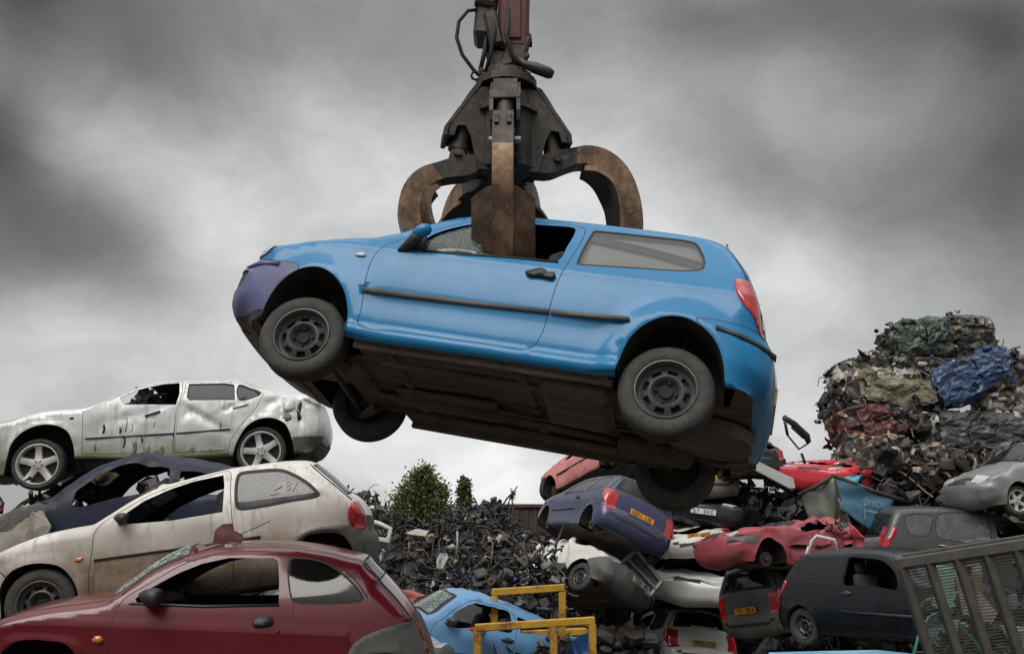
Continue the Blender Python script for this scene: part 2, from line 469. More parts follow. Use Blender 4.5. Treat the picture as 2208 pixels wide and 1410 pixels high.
WCACHE={}
def wheel_data(kind,R,W,rimR):
    k=(kind,R,W,rimR)
    if k in WCACHE: return WCACHE[k]
    n=56
    # tyre: lathe about y, outer face towards -y
    prof=[(rimR*.97,-W*.40),(rimR*1.04,-W*.47),(rimR+.30*(R-rimR),-W*.515),(rimR+.62*(R-rimR),-W*.52),(R-.028,-W*.485),(R-.010,-W*.43),(R-.001,-W*.33)]
    for g in (-.18,0,.18):
        prof+=[(R,W*(g-.045)),(R-.007,W*(g-.04)),(R-.007,W*(g+.04)),(R,W*(g+.045))]
    prof+=[(R-.001,W*.33),(R-.012,W*.44),(R-.03,W*.49),(rimR+.5*(R-rimR),W*.52),(rimR*1.04,W*.47),(rimR*.97,W*.40)]
    vs=[];fs=[]
    for i in range(n):
        a=2*math.pi*i/n
        for r,y in prof: vs.append((r*math.cos(a),y,r*math.sin(a)))
    m=len(prof)
    for i in range(n):
        j=(i+1)%n
        for q in range(m-1): fs.append((i*m+q,j*m+q,j*m+q+1,i*m+q+1))
    mb=MB();mb.add(vs,fs)
    for i in range(0):                       # shoulder tread blocks
        a=2*math.pi*(i+.5)/n
        for s in(-1,1):
            c=Vector((math.cos(a)*(R-.0075),s*W*.42,math.sin(a)*(R-.0075)))
            mb.box(c,(.006,W*.13,.013),Matrix.Rotation(-a,3,'Y'),0,.002)
    tyre=mb
    rim=MB(); nn=80
    def ring(profile,skip=None,mat=0):
        b=len(rim.v); m=len(profile)
        vs=[];fs=[]
        for i in range(nn):
            a=2*math.pi*i/nn
            for r,y in profile: vs.append((r*math.cos(a),y,r*math.sin(a)))
        for i in range(nn):
            j=(i+1)%nn
            for q in range(m-1):
                if skip and skip(i,q): continue
                fs.append((i*m+q,j*m+q,j*m+q+1,i*m+q+1))
        rim.add(vs,fs,mat)
    o=-W/2
    # rim flange and barrel
    ring([(rimR*1.03,o+.004),(rimR*1.045,o-.004),(rimR*1.0,o-.006),(rimR*.965,o+.006),(rimR*.95,o+.03),(rimR*.93,o+.05),(rimR*.90,W*.45)])
    if kind=='steel':
        r1=rimR*.935
        pf=[(r1,o+.055),(r1*.93,o+.062),(r1*.86,o+.058),(r1*.84,o+.054),(r1*.66,o+.038),(r1*.63,o+.034),(r1*.57,o+.030),(r1*.50,o+.040),(r1*.44,o+.066)]
        ring(pf,lambda i,q: (q in(3,) and (i%10) in(2,3,4,5,6,7)))
        ring([(r1*.44,o+.066),(r1*.34,o+.074),(r1*.25,o+.072),(r1*.22,o+.058),(r1*.10,o+.056),(.001,o+.06)],None,1)
        for kk in range(4):
            a=2*math.pi*kk/4+.4
            rim.tube([(r1*.37*math.cos(a),o+.066,r1*.37*math.sin(a)),(r1*.37*math.cos(a),o+.048,r1*.37*math.sin(a))],.009,6,1)
    elif kind=='alloy':
        for kk in range(5):
            a0=2*math.pi*kk/5+math.pi/2+.1
            L=10;vs=[];fs=[]
            for q in range(L+1):
                r=rimR*(.12+.85*q/L); w=rimR*(.155+.10*(1-q/L)**2+.05*(q/L)**3); y=o+.030+.012*math.sin(q/L*3.1)
                if q==L: y=o+.012
                for (du,dy) in((-1,.03),(-.82,0),(-.25,-.004),(.25,-.004),(.82,0),(1,.03)):
                    u=du*w
                    vs.append((r*math.cos(a0)-u*math.sin(a0),y+dy,r*math.sin(a0)+u*math.cos(a0)))
            for q in range(L):
                for e in range(5): fs.append((q*6+e,q*6+e+1,q*6+e+7,q*6+e+6))
            rim.add(vs,fs,0)
        ring([(rimR*.25,o+.05),(rimR*.25,o+.028),(rimR*.17,o+.024),(rimR*.15,o+.032),(.001,o+.032)])
        for kk in range(5):
            a=2*math.pi*(kk+.5)/5+math.pi/2+.1
            rim.tube([(rimR*.2*math.cos(a),o+.022,rimR*.2*math.sin(a)),(rimR*.2*math.cos(a),o+.04,rimR*.2*math.sin(a))],.009,6,1)
    elif kind=='trim':
        r1=rimR*.97
        pf=[(r1,o+.008),(r1*.93,o+.0),(r1*.86,o+.004),(r1*.80,o+.01),(r1*.52,o+.006),(r1*.44,o+.002),(r1*.2,o-.004),(r1*.08,o-.004),(.001,o-.004)]
        ring(pf,lambda i,q: (q==3 and (i%16) in(3,4,5,6,7,8,9,10,11,12)))
    hub=MB()
    hub.tube([(0,o+.075,0),(0,W*.30,0)],[rimR*.90,rimR*.90],32)
    hub.tube([(0,W*.30,0),(0,W*.62,0)],[rimR*.42,rimR*.30],20)
    out=[]
    for nm,mb,mm in(('wheel',hub,[RIMDARK]),('tyre',tyre,[TYRE]),('rim',rim,[ALLOY if kind in('alloy','trim') else STEELRIM,RIMDARK])):
        me=bpy.data.meshes.new(nm); me.from_pydata(mb.v,[],mb.f)
        for q in mm: me.materials.append(q)
        me.polygons.foreach_set('material_index',mb.m)
        bm=bmesh.new();bm.from_mesh(me);bmesh.ops.remove_doubles(bm,verts=bm.verts,dist=1e-5);bmesh.ops.recalc_face_normals(bm,faces=bm.faces);bm.to_mesh(me);bm.free()
        me.polygons.foreach_set('use_smooth',[True]*len(me.polygons))
        try: me.set_sharp_from_angle(angle=R_(35))
        except Exception: pass
        out.append(me)
    WCACHE[k]=out; return out

def add_wheel(parent,x,y,z,kind,R,W,rimR,steer=0.,camber=0.,spin=0.,tyre=True,rim=True):
    hub,ty,ri=wheel_data(kind,R,W,rimR)
    o=bpy.data.objects.new('wheel',hub); COL.objects.link(o); o.parent=parent; o.location=(x,y,z)
    far=y>0
    o.rotation_euler=(R_(camber),R_(spin),R_(steer)+(math.pi if far else 0))
    o.rotation_mode='XYZ'
    for nm,me,on in(('tyre',ty,tyre),('rim',ri,rim)):
        if not on: continue
        k=bpy.data.objects.new(nm,me); COL.objects.link(k); k.parent=o
    return o

def seat(parent,x,y,z,mat,bench=False):
    mb=MB(); w=.48 if not bench else 1.15
    mb.box((x,y,z),(.5,w,.16),Matrix.Rotation(-.12,3,'Y'),0,.05)
    mb.box((x+.30,y,z+.32),(.14,w,.62),Matrix.Rotation(.28,3,'Y'),0,.055)
    if not bench:
        mb.box((x+.42,y,z+.70),(.10,.26,.17),Matrix.Rotation(.2,3,'Y'),0,.04)
    return mb.build('seat',[mat],parent,True)

def add_plate(parent,name,M,mat,text=None,w=.52,h=.112):
    mb=MB(); mb.box((0,0,0),(w,.012,h),None,0,.004)
    if text:
        # simple stroke lettering
        FONT={'A':['01-20','20-41','11-31'],}
        n=len(text); cw=w*.86/n
        for i,ch in enumerate(text):
            if ch==' ': continue
            cx=-w*.43+cw*(i+.5)
            for (ax,az,bx,bz) in GLYPH.get(ch,[]):
                x0=cx+(ax-.5)*cw*.62; x1=cx+(bx-.5)*cw*.62; z0=(az-.5)*h*.66; z1=(bz-.5)*h*.66
                L=math.hypot(x1-x0,z1-z0); a=math.atan2(z1-z0,x1-x0)
                mb.box(((x0+x1)/2,-.0075,(z0+z1)/2),(L+.008,.003,.011),Matrix.Rotation(-a,3,'Y'),1,.0005)
    return mb.build(name,[mat,INK],parent,False,M)
# strokes in a unit cell
GLYPH={'A':[(0,0,.5,1),(.5,1,1,0),(.2,.4,.8,.4)],'B':[(0,0,0,1),(0,1,.8,1),(0,.5,.9,.5),(0,0,.9,0),(.9,0,.9,.5),(.8,.5,.8,1)],'D':[(0,0,0,1),(0,1,.7,1),(0,0,.7,0),(.7,1,1,.7),(1,.7,1,.3),(1,.3,.7,0)],
 'E':[(0,0,0,1),(0,1,1,1),(0,.5,.8,.5),(0,0,1,0)],'K':[(0,0,0,1),(0,.5,1,1),(.2,.6,1,0)],'L':[(0,0,0,1),(0,0,1,0)],'N':[(0,0,0,1),(0,1,1,0),(1,0,1,1)],'P':[(0,0,0,1),(0,1,1,1),(1,1,1,.5),(1,.5,0,.5)],
 'R':[(0,0,0,1),(0,1,1,1),(1,1,1,.5),(1,.5,0,.5),(.4,.5,1,0)],'S':[(1,1,0,1),(0,1,0,.5),(0,.5,1,.5),(1,.5,1,0),(1,0,0,0)],'T':[(0,1,1,1),(.5,1,.5,0)],'V':[(0,1,.5,0),(.5,0,1,1)],'X':[(0,0,1,1),(0,1,1,0)],
 'Y':[(0,1,.5,.5),(1,1,.5,.5),(.5,.5,.5,0)],'W':[(0,1,.25,0),(.25,0,.5,.7),(.5,.7,.75,0),(.75,0,1,1)],'O':[(0,0,0,1),(0,1,1,1),(1,1,1,0),(1,0,0,0)],'H':[(0,0,0,1),(1,0,1,1),(0,.5,1,.5)],'F':[(0,0,0,1),(0,1,1,1),(0,.5,.8,.5)],'G':[(1,1,0,1),(0,1,0,0),(0,0,1,0),(1,0,1,.5),(1,.5,.5,.5)],'M':[(0,0,0,1),(0,1,.5,.4),(.5,.4,1,1),(1,1,1,0)],'C':[(1,1,0,1),(0,1,0,0),(0,0,1,0)],'I':[(.5,0,.5,1)],'U':[(0,1,0,0),(0,0,1,0),(1,0,1,1)],
 '1':[(.5,0,.5,1),(.2,.8,.5,1)],'2':[(0,1,1,1),(1,1,1,.5),(1,.5,0,.5),(0,.5,0,0),(0,0,1,0)],'3':[(0,1,1,1),(1,1,1,0),(0,.5,1,.5),(0,0,1,0)],'4':[(0,1,0,.4),(0,.4,1,.4),(.7,1,.7,0)],'5':[(1,1,0,1),(0,1,0,.5),(0,.5,1,.5),(1,.5,1,0),(1,0,0,0)],
 '6':[(1,1,0,1),(0,1,0,0),(0,0,1,0),(1,0,1,.5),(1,.5,0,.5)],'7':[(0,1,1,1),(1,1,.3,0)],'8':[(0,0,0,1),(0,1,1,1),(1,1,1,0),(1,0,0,0),(0,.5,1,.5)],'9':[(1,.5,0,.5),(0,.5,0,1),(0,1,1,1),(1,1,1,0),(1,0,0,0)],'0':[(0,0,0,1),(0,1,1,1),(1,1,1,0),(1,0,0,0)]}

def build_car(root, spec):
    """car frame: x towards the tail, y towards the car's right side, z up; origin on the ground under mid-wheelbase"""
    c=Car(spec); PA=spec['paint']; h=spec.get('h',.06)
    gapw=spec.get('gap',.006)
    regions=[]; side={}
    for a in c.arches: regions.append(('arch',a))
    for (nm,poly,kw) in spec.get('cut',[]):           # (name, polygon, options)
        pl=cr(poly,True,kw.get('step',.03))[0] if not kw.get('raw') else np.array(poly,float)
        if kw.get('trim'):
            ins=inset(pl,kw['trim']); regions.append((nm,ins)); regions.append((nm+'#trim',pl))
        else: regions.append((nm,pl))
        side[nm]=kw
    for (nm,poly,kw) in spec.get('panels',[]):         # painted panels with a shut line
        pl=cr(poly,True,.03)[0] if not kw.get('raw') else np.array(poly,float)
        ins=inset(pl,gapw); regions.append((nm,ins)); regions.append((nm+'#gap',pl)); side[nm]=kw
    P,F,name=c.mesh_side(regions,h)
    present=set(name)
    base={}
    bodyset=['body']
    for n in present:
        if n.endswith('#trim') or n.endswith('#gap'): bodyset.append(n)
    made={}
    bodies=[]
    for sgn in (-1,1):
        mask=np.isin(name,bodyset)
        fm=[1 if '#' in nm else 0 for nm in name[mask]]
        bodies.append((mask,fm,sgn))
    # body shell: both flanks in one mesh
    mask,fm,_=bodies[0]
    idxs=np.where(mask)[0]; used=sorted({k for i in idxs for k in F[i]}); mp={k:i for i,k in enumerate(used)}
    Q=P[used]; y=c.Y(Q); gapv=set(k for i in idxs if name[i].endswith('#gap') for k in F[i]) 
    nrm=c.N(Q) if c.deform is None else None
    for sgn in(-1,1):
        V=[];FF=[];FM=[];NN=[]
        b=0
        V+=[(q[0],sgn*yy,q[1]) for q,yy in zip(Q,y)]
        if nrm is not None: NN+=[(a[0],a[1]*(-sgn),a[2]) for a in nrm]
        for i,mi in zip(idxs,fm):
            f=F[i]; a_,b_,d_=P[f[0]],P[f[1]],P[f[2]]
            ccw=(b_[0]-a_[0])*(d_[1]-a_[1])-(b_[1]-a_[1])*(d_[0]-a_[0])>0
            t=[mp[k]+b for k in f]
            if ccw!=(sgn<0): t=t[::-1]
            FF.append(t);FM.append(mi)
        mobj('body_side',arr_deform(c,V),FF,[PA,RUBBER],root,FM,True,None,NN if nrm is not None else None)
    # cut-out parts and door panels
    for nm in sorted(present):
        if '#' in nm or nm in('body','out','arch'): continue
        kw=side[nm]
        if kw.get('open'): continue
        sides=kw.get('sides',(-1,1))
        for sgn in sides:
            o=side_piece(c,P,F,name==nm,sgn,kw.get('name',nm),[kw.get('mat',PA)],root,kw.get('off',0.),None,kw.get('skirt',0.))
            if o is not None:
                made.setdefault(nm,{})[sgn]=o
                if kw.get('label'): o['label']=kw['label']
    # raised strips, claddings and trims laid on the flanks
    for (nm,poly,kw) in spec.get('applied',[]):
        pl=cr(poly,True,.03)[0] if not kw.get('raw') else np.array(poly,float)
        for sgn in kw.get('sides',(-1,1)):
            V2=[tuple(p) for p in pl]; E=[(i,(i+1)%len(pl)) for i in range(len(pl))]
            x0,z0=pl.min(0);x1,z1=pl.max(0); hh=kw.get('h',.04)
            G=np.array([(x0+hh*(i+.5),z0+hh*(j+.5)) for i in range(int((x1-x0)/hh)+1) for j in range(int((z1-z0)/hh)+1)]).reshape(-1,2)
            if len(G): G=G[inpoly(G,pl)]
            if len(G): G=G[pdist(G,pl)>hh*.4]
            vv,_,ff,_,_,_=delaunay_2d_cdt([Vector(v) for v in V2+[tuple(g) for g in G]],E,[],1,1e-5)
            PP=np.array([tuple(v) for v in vv]); T=[tuple(f) for f in ff if len(f)==3]
            if not T: continue
            par=made.get(kw.get('on'),{}).get(sgn,root)
            o=side_piece(c,PP,T,np.ones(len(T),bool),sgn,nm,[kw['mat']],par,kw.get('off',.012),None,kw.get('off',.012)+kw.get('sink',.004),False)
            if kw.get('label'): o['label']=kw['label']
    # centre surfaces swept between the flanks
    oy=c.Y(c.o)
    ax=[(a[:,0].min()-.02,a[:,0].max()+.02) for a in c.arches]
    tn=np.roll(c.o,-1,0)-np.roll(c.o,1,0); tn/=np.linalg.norm(tn,axis=1)[:,None]; on=np.stack([tn[:,1],-tn[:,0]],1)
    K=spec.get('K',16); n=len(c.o)
    for i in range(n):
        if c.lab[i]=='underbody' and any(a<=c.o[i][0]<=b for a,b in ax): oy[i]=min(oy[i],.50)
    cf=spec.get('cfeature')
    def pv(i,k):
        i%=n; y=-oy[i]*(1-2*k/K); b=c.oc[i]*(1-(y/max(.05,oy[i]))**2)
        if c.lab[i]=='underbody': b=0
        q=c.o[i]+on[i]*b; v=(q[0],y,q[1])
        if cf: v=cf(v,c.lab[i])
        return v
    groups={}
    for i in range(n): groups.setdefault(c.lab[i],[]).append(i)
    pm=spec.get('patch_mats',{}); skip=spec.get('skip',())
    for lab,ii in groups.items():
        if lab in skip: continue
        m=pm.get(lab,{'windscreen':GLASS,'rear_window':GLASS,'underbody':UNDER}.get(lab,PA))
        V=[];FF=[];FM=[];vi={}
        def vid(i,k):
            q=(i%n,k)
            if q not in vi: vi[q]=len(V); V.append(pv(i,k))
            return vi[q]
        glassy=lab in('windscreen','rear_window')
        subs={}
        for ci,i in enumerate(ii):
            for k in range(K):
                if spec.get('under_open') and lab=='underbody' and spec['under_open'][0]<c.o[i][0]<spec['under_open'][1]: continue
                f=(vid(i,k),vid(i,k+1),vid(i+1,k+1),vid(i+1,k))
                mi=0
                if glassy and (k in(0,K-1) or ci in(0,len(ii)-1)): mi=1
                cc=None
                for (pn,plabs,fn,pmat) in spec.get('patch_regions',[]):
                    if lab in plabs:
                        ctr=[(V[f[0]][q]+V[f[1]][q]+V[f[2]][q]+V[f[3]][q])/4 for q in range(3)]
                        if fn(*ctr): cc=(pn,pmat);break
                if cc: subs.setdefault((cc[0],cc[1].name,ctr[1]>0),[]).append([V[q] for q in f]); continue
                FF.append(f);FM.append(mi)
        if FF:
            frame=PA if (glassy and spec.get('frame_paint')) else RUBBER
            o=mobj(lab if lab!='hood' else 'bonnet',arr_deform(c,V),FF,[m,frame],root,FM)
        for (pn,mn,_),quads in subs.items():
            VV=[];F2=[]
            for q in quads:
                b=len(VV); VV+=[Vector(v) for v in q]; F2.append((b,b+1,b+2,b+3))
            o=mobj(pn,arr_deform(c,VV),F2,[bpy.data.materials[mn]],root)
            bm=bmesh.new();bm.from_mesh(o.data);bmesh.ops.remove_doubles(bm,verts=bm.verts,dist=1e-5)
            r=bmesh.ops.inset_region(bm,faces=bm.faces,thickness=.006,depth=.006); bm.to_mesh(o.data);bm.free()
            o.data.polygons.foreach_set('use_smooth',[True]*len(o.data.polygons))
    # wheel wells
    yin=.47
    for a in c.arches:
        zb=spec.get('wellz',c.o[:,1].min()+.02)
        b=a[(a[:,1]>zb)]
        # order along the arch
        cx=a[:,0].mean(); ang=np.arctan2(b[:,1]-zb+.02,b[:,0]-cx); b=b[np.argsort(-ang)]
        yb=c.Y(b)-.004
        for sgn in(-1,1):
            V=[];FF=[];b0=0
            for p,yy in zip(b,yb): V+= [(p[0],sgn*yy,p[1]),(p[0],sgn*yin,p[1])]
            for i in range(len(b)-1): FF.append((b0+2*i,b0+2*i+1,b0+2*i+3,b0+2*i+2))
            pz=spec.get('plate_z',-1); FF.append(tuple(b0+2*i+1 for i in range(len(b)) if b[i][1]>pz or a[:,0].mean()>0))
            mobj('wheel_well_liner',arr_deform(c,V),FF,[LINER],root,None,False)
    # cabin lining (a thick inner skin so that the shell reads solid from inside)
    if spec.get('lining',True):
        lm=np.isin(name,[q for q in present if q not in('out','arch') and not side.get(q.split('#')[0],{}).get('win')])
        for sgn in(-1,1):
            side_piece(c,P,F,lm,sgn,'inner_lining',[CABIN],root,-.028,None,0,False)
        V=[];FF=[];vi={}
        def vid2(i,k):
            q=(i%n,k)
            if q not in vi:
                vi[q]=len(V); v=pv(i,k); V.append((v[0]-on[i%n][0]*.03,v[1]*.97,v[2]-on[i%n][1]*.03))
            return vi[q]
        for i in groups.get('roof',[]):
            for k in range(K): FF.append((vid2(i,k),vid2(i,k+1),vid2(i+1,k+1),vid2(i+1,k)))
        if FF: mobj('headlining',arr_deform(c,V),FF,[CABIN],root)
        fl=spec.get('floor')
        if fl:
            x0,x1,z=fl
            mb=MB(); mb.box(((x0+x1)/2,0,z),(x1-x0,1.36,.02),None,0,.005)
            mb.box((x0+.18,0,z+.36),(.36,1.30,.30),None,0,.08)     # dashboard
            mb.box((x0,0,z+.25),(.03,1.34,.5),None,0,.01)
            mb.box((x1,0,z+.22),(.03,1.2,.45),None,0,.01)
            mb.build('cabin_floor',[CABIN],root,False,None,c.deform)
    wz=spec.get('wheels',[])
    for w in wz: add_wheel(root,*w[0],**w[1])
    return c,made

def mirror(parent,x,y,z,mat,s=-1,arm=BLACKPL,L=1.):
    mb=MB()
    # shell: rounded wedge leaning back
    vs=[];fs=[]; n=10
    prof=[(.0,.10),(.25,.62),(.5,.92),(.8,1.),(1.,.95)]
    for t,r in prof:
        for k in range(n):
            a=2*math.pi*k/n
            cy=math.copysign(abs(math.cos(a))**.7,math.cos(a)); cz=math.copysign(abs(math.sin(a))**.7,math.sin(a))
            vs.append((-.07+.14*t,cy*.095*r,cz*.065*r))
    for i in range(len(prof)-1):
        for k in range(n): fs.append((i*n+k,i*n+(k+1)%n,(i+1)*n+(k+1)%n,(i+1)*n+k))
    fs.append(tuple(range((len(prof)-1)*n,len(prof)*n)))
    M=Matrix.Translation((x,y+s*.12,z))@Matrix.Rotation(R_(12),4,'Y')@Matrix.Scale(L,4)
    mb.add([M@Vector(v) for v in vs],fs,0)
    o=mb.build('wing_mirror',[mat],parent,True)
    a=MB(); a.tube([(x-.05,y-s*.03,z-.045),(x-.01,y+s*.06,z-.035)],[.03,.022],8); a.build('mirror_arm',[arm],o,True)
    return o

def remap_spec(sp,H,s=1.,ws=1.):
    """refine a side drawing by a plane projective map"""
    Hm=np.array(H+[1.]).reshape(3,3); Hi=np.linalg.inv(Hm)
    def f(q):
        v=Hm@np.array([q[0],q[1],1.]); return (v[0]/v[2]*s,v[1]/v[2]*s)
    def back(x,z):
        v=Hi@np.stack([x/s,z/s,np.ones_like(x)]); return v[0]/v[2],v[1]/v[2]
    o=dict(sp); F=lambda l:[f(q) for q in l]
    o['outline']=[(n,F(l)) for n,l in sp['outline']]; o['arches']=[F(a) for a in sp['arches']]
    for k in('cut','panels','applied'): o[k]=[(n,F(l),kw) for n,l,kw in sp.get(k,[])]
    o['dents']=[(*f((d[0],d[1])),d[2]*s,d[3]*s,*d[4:]) for d in sp.get('dents',[])]
    w=[]
    for a,kw in sp['wheels']:
        x,z=f((a[0],a[2])); w.append(((x,a[1],z,a[3],a[4]*ws,a[5]*ws,a[6]*ws),kw))
    o['wheels']=w
    o['width']=[(z*s,y) for z,y in sp['width']]
    if sp.get('feature'):
        g=sp['feature']; o['feature']=lambda x,z:g(*back(x,z))
    if sp.get('crumple'):
        g2=sp['crumple']; o['crumple']=lambda P:g2(np.stack(back(P[:,0],P[:,1]),1))
    o['floor']=(sp['floor'][0]*s,sp['floor'][1]*s,sp['floor'][2])
    if sp.get('patch_regions') and s!=1.:
        o['patch_regions']=[(n,l,(lambda fn:lambda x,y,z:fn(x/s,y,z/s))(fn),m) for n,l,fn,m in sp['patch_regions']]
    return o
# ------------------------------------------------------------------ camera, sky, sun
cam=bpy.data.cameras.new('camera'); camo=bpy.data.objects.new('camera',cam); COL.objects.link(camo)
camo.location=(0,0,1.33); camo.rotation_euler=(R_(90+13),0,0)
cam.sensor_width=36; cam.lens=36*2100/2208; cam.clip_end=3000; cam.clip_start=.05
scene.camera=camo
cam.dof.use_dof=True; cam.dof.focus_distance=7.2; cam.dof.aperture_fstop=13
scene.view_settings.view_transform='Standard'
try: scene.view_settings.look='None'
except Exception: pass
scene.view_settings.exposure=EXPO if 'EXPO' in globals() else 0.
scene.view_settings.gamma=1.0
scene.render.filter_size=1.9 if hasattr(scene.render,'filter_size') else 1.5
scene.cycles.filter_width=1.45
scene.cycles.max_bounces=8; scene.cycles.transparent_max_bounces=16
scene.cycles.use_denoising=True

SUN_EL,SUN_AZ=52,205           # degrees; azimuth clockwise from the view direction
w=bpy.data.worlds.new('World'); scene.world=w; w.use_nodes=True
nt=w.node_tree; nt.nodes.clear()
def N(t,**k):
    n=nt.nodes.new(t)
    for a,b in k.items(): setattr(n,a,b)
    return n
def L(a,b): nt.links.new(a,b)
def M2(op,a,b=None,cl=False):
    m=N('ShaderNodeMath',operation=op,use_clamp=cl)
    for i,v in enumerate((a,b)):
        if v is None: continue
        if hasattr(v,'links'): L(v,m.inputs[i])
        else: m.inputs[i].default_value=v
    return m.outputs[0]
tc=N('ShaderNodeTexCoord')
def wnoise(scale,detail,rough,vec):
    n=N('ShaderNodeTexNoise'); n.inputs['Scale'].default_value=scale; n.inputs['Detail'].default_value=detail; n.inputs['Roughness'].default_value=rough
    L(vec,n.inputs['Vector']); return n
mp=N('ShaderNodeMapping'); mp.inputs['Scale'].default_value=(1,1,1.7); L(tc.outputs['Generated'],mp.inputs[0])
nw=wnoise(3.2,7,.55,mp.outputs[0])
sub=N('ShaderNodeVectorMath',operation='SUBTRACT'); L(nw.outputs['Color'],sub.inputs[0]); sub.inputs[1].default_value=(.5,.5,.5)
sc=N('ShaderNodeVectorMath',operation='SCALE'); L(sub.outputs[0],sc.inputs[0]); sc.inputs['Scale'].default_value=.11
ad=N('ShaderNodeVectorMath',operation='ADD'); L(tc.outputs['Generated'],ad.inputs[0]); L(sc.outputs[0],ad.inputs[1])
nm=N('ShaderNodeVectorMath',operation='NORMALIZE'); L(ad.outputs[0],nm.inputs[0])
# broad banks of cloud: (direction, brightness against the mean)
CLOUDS=[(-0.449,0.773,0.448,0.029),(-0.456,0.805,0.379,-0.164),(-0.458,0.816,0.353,-0.073),(-0.459,0.823,0.334,0.081),(-0.461,0.831,0.310,0.115),(-0.462,0.841,0.282,-0.074),(-0.463,0.848,0.258,-0.187),(-0.464,0.855,0.234,-0.085),(0.406,0.791,0.458,0.051),(0.430,0.781,0.452,-0.020),(0.421,0.804,0.420,0.079),(0.380,0.812,0.442,0.005),(0.343,0.823,0.453,-0.050),(0.454,0.797,0.398,-0.068),(0.457,0.813,0.361,-0.058),(0.461,0.830,0.314,-0.040),(0.463,0.843,0.274,-0.150),(0.301,0.817,0.492,-0.055),(0.376,0.794,0.478,-0.070),(0.411,0.780,0.472,-0.050),(0.450,0.784,0.427,-0.070),(-0.427,0.822,0.376,-0.144),(-0.445,0.829,0.338,-0.035),(-0.415,0.850,0.326,-0.141),(-0.391,0.852,0.347,0.089),(-0.393,0.843,0.367,0.217),(-0.353,0.871,0.342,0.118),(-0.371,0.867,0.332,-0.066),(-0.348,0.885,0.309,-0.097),(-0.383,0.876,0.293,-0.202),(-0.433,0.856,0.282,-0.020),(-0.331,0.901,0.280,-0.034),(-0.367,0.894,0.257,-0.086),(-0.401,0.879,0.257,0.104),(-0.313,0.912,0.266,0.031),(-0.428,0.876,0.223,0.158),(-0.402,0.891,0.210,-0.019),(-0.446,0.857,0.258,-0.022),(-0.322,0.888,0.327,0.176),(-0.304,0.905,0.298,0.120),(-0.273,0.905,0.325,-0.056),(-0.251,0.880,0.403,0.039),(-0.289,0.870,0.398,0.016),(-0.360,0.840,0.406,-0.269),(-0.392,0.820,0.417,-0.005),(-0.432,0.785,0.444,0.170),(-0.441,0.768,0.464,-0.231),(-0.370,0.803,0.467,-0.103),(-0.248,0.854,0.457,-0.048),(-0.184,0.861,0.474,0.020),(-0.316,0.808,0.497,-0.073),(-0.388,0.804,0.451,0.024),(-0.442,0.788,0.428,0.229),(-0.425,0.812,0.399,-0.034),(-0.447,0.819,0.361,-0.175),(-0.443,0.844,0.303,-0.014),(-0.397,0.846,0.356,0.146),(-0.385,0.848,0.365,0.247),(-0.349,0.852,0.390,-0.101),(-0.275,0.869,0.412,0.019),(-0.210,0.877,0.431,0.114),(-0.251,0.886,0.390,-0.016),(-0.199,0.897,0.395,-0.083),(-0.279,0.894,0.350,0.023),(-0.201,0.917,0.344,0.086),(-0.376,0.868,0.325,-0.164),(-0.341,0.880,0.330,0.085),(-0.422,0.862,0.281,-0.012),(-0.367,0.889,0.276,-0.121),(-0.318,0.901,0.294,0.071),(-0.306,0.913,0.269,0.083),(-0.444,0.859,0.253,0.012),(-0.401,0.886,0.234,0.077),(-0.332,0.916,0.227,-0.146),(-0.307,0.920,0.243,-0.005),(-0.445,0.869,0.216,0.177),(-0.402,0.892,0.208,-0.027),(-0.355,0.916,0.185,0.193),(-0.294,0.934,0.203,0.097),(-0.423,0.891,0.167,-0.078),(-0.131,0.918,0.374,0.185),(-0.142,0.882,0.449,0.028),(-0.086,0.869,0.488,-0.132),(-0.116,0.903,0.413,-0.099),(-0.181,0.851,0.493,-0.156),(-0.436,0.767,0.471,-0.338),(-0.246,0.849,0.467,-0.107),(-0.455,0.797,0.398,-0.014),(0.055,0.864,0.500,-0.096),(0.164,0.847,0.505,-0.176),(0.267,0.828,0.494,-0.150),(0.362,0.807,0.467,-0.066),(0.440,0.789,0.429,0.011),(0.444,0.767,0.462,-0.219),(0.085,0.894,0.440,0.068),(0.167,0.879,0.447,0.026),(0.259,0.867,0.426,0.079),(0.248,0.881,0.403,0.020),(0.344,0.837,0.426,-0.030),(0.415,0.832,0.367,-0.117),(0.142,0.911,0.387,-0.020),(0.170,0.915,0.367,-0.111),(0.224,0.903,0.368,-0.124),(0.277,0.900,0.337,-0.122),(0.351,0.877,0.329,-0.088),(0.439,0.837,0.327,-0.018),(0.157,0.933,0.325,0.268),(0.291,0.914,0.284,0.166),(0.279,0.925,0.258,0.158),(0.352,0.894,0.277,-0.166),(0.421,0.866,0.269,-0.009),(0.453,0.865,0.215,-0.062),(0.353,0.908,0.225,0.039),(0.292,0.935,0.203,-0.073),(0.279,0.946,0.163,0.014),(0.399,0.887,0.234,0.104),(0.220,0.922,0.319,-0.001),(0.204,0.854,0.479,-0.084),(-0.142,0.983,0.119,0.209),(-0.049,0.994,0.096,0.322),(0.022,0.997,0.069,0.390),(-0.170,0.975,0.141,0.209),(0.285,0.950,0.128,0.249),(-0.458,0.879,0.132,0.151),(-0.233,0.956,0.176,0.154),(-0.049,0.936,0.349,0.096),(0.045,0.938,0.345,0.191),(-0.535,0.772,0.343,-0.209),(-0.541,0.827,0.152,-0.024),(0.533,0.774,0.343,-0.227),(0.539,0.828,0.152,-0.034),(-0.002,0.801,0.599,-0.168),(-0.331,0.756,0.565,-0.215),(0.328,0.757,0.566,-0.227)]
val=None
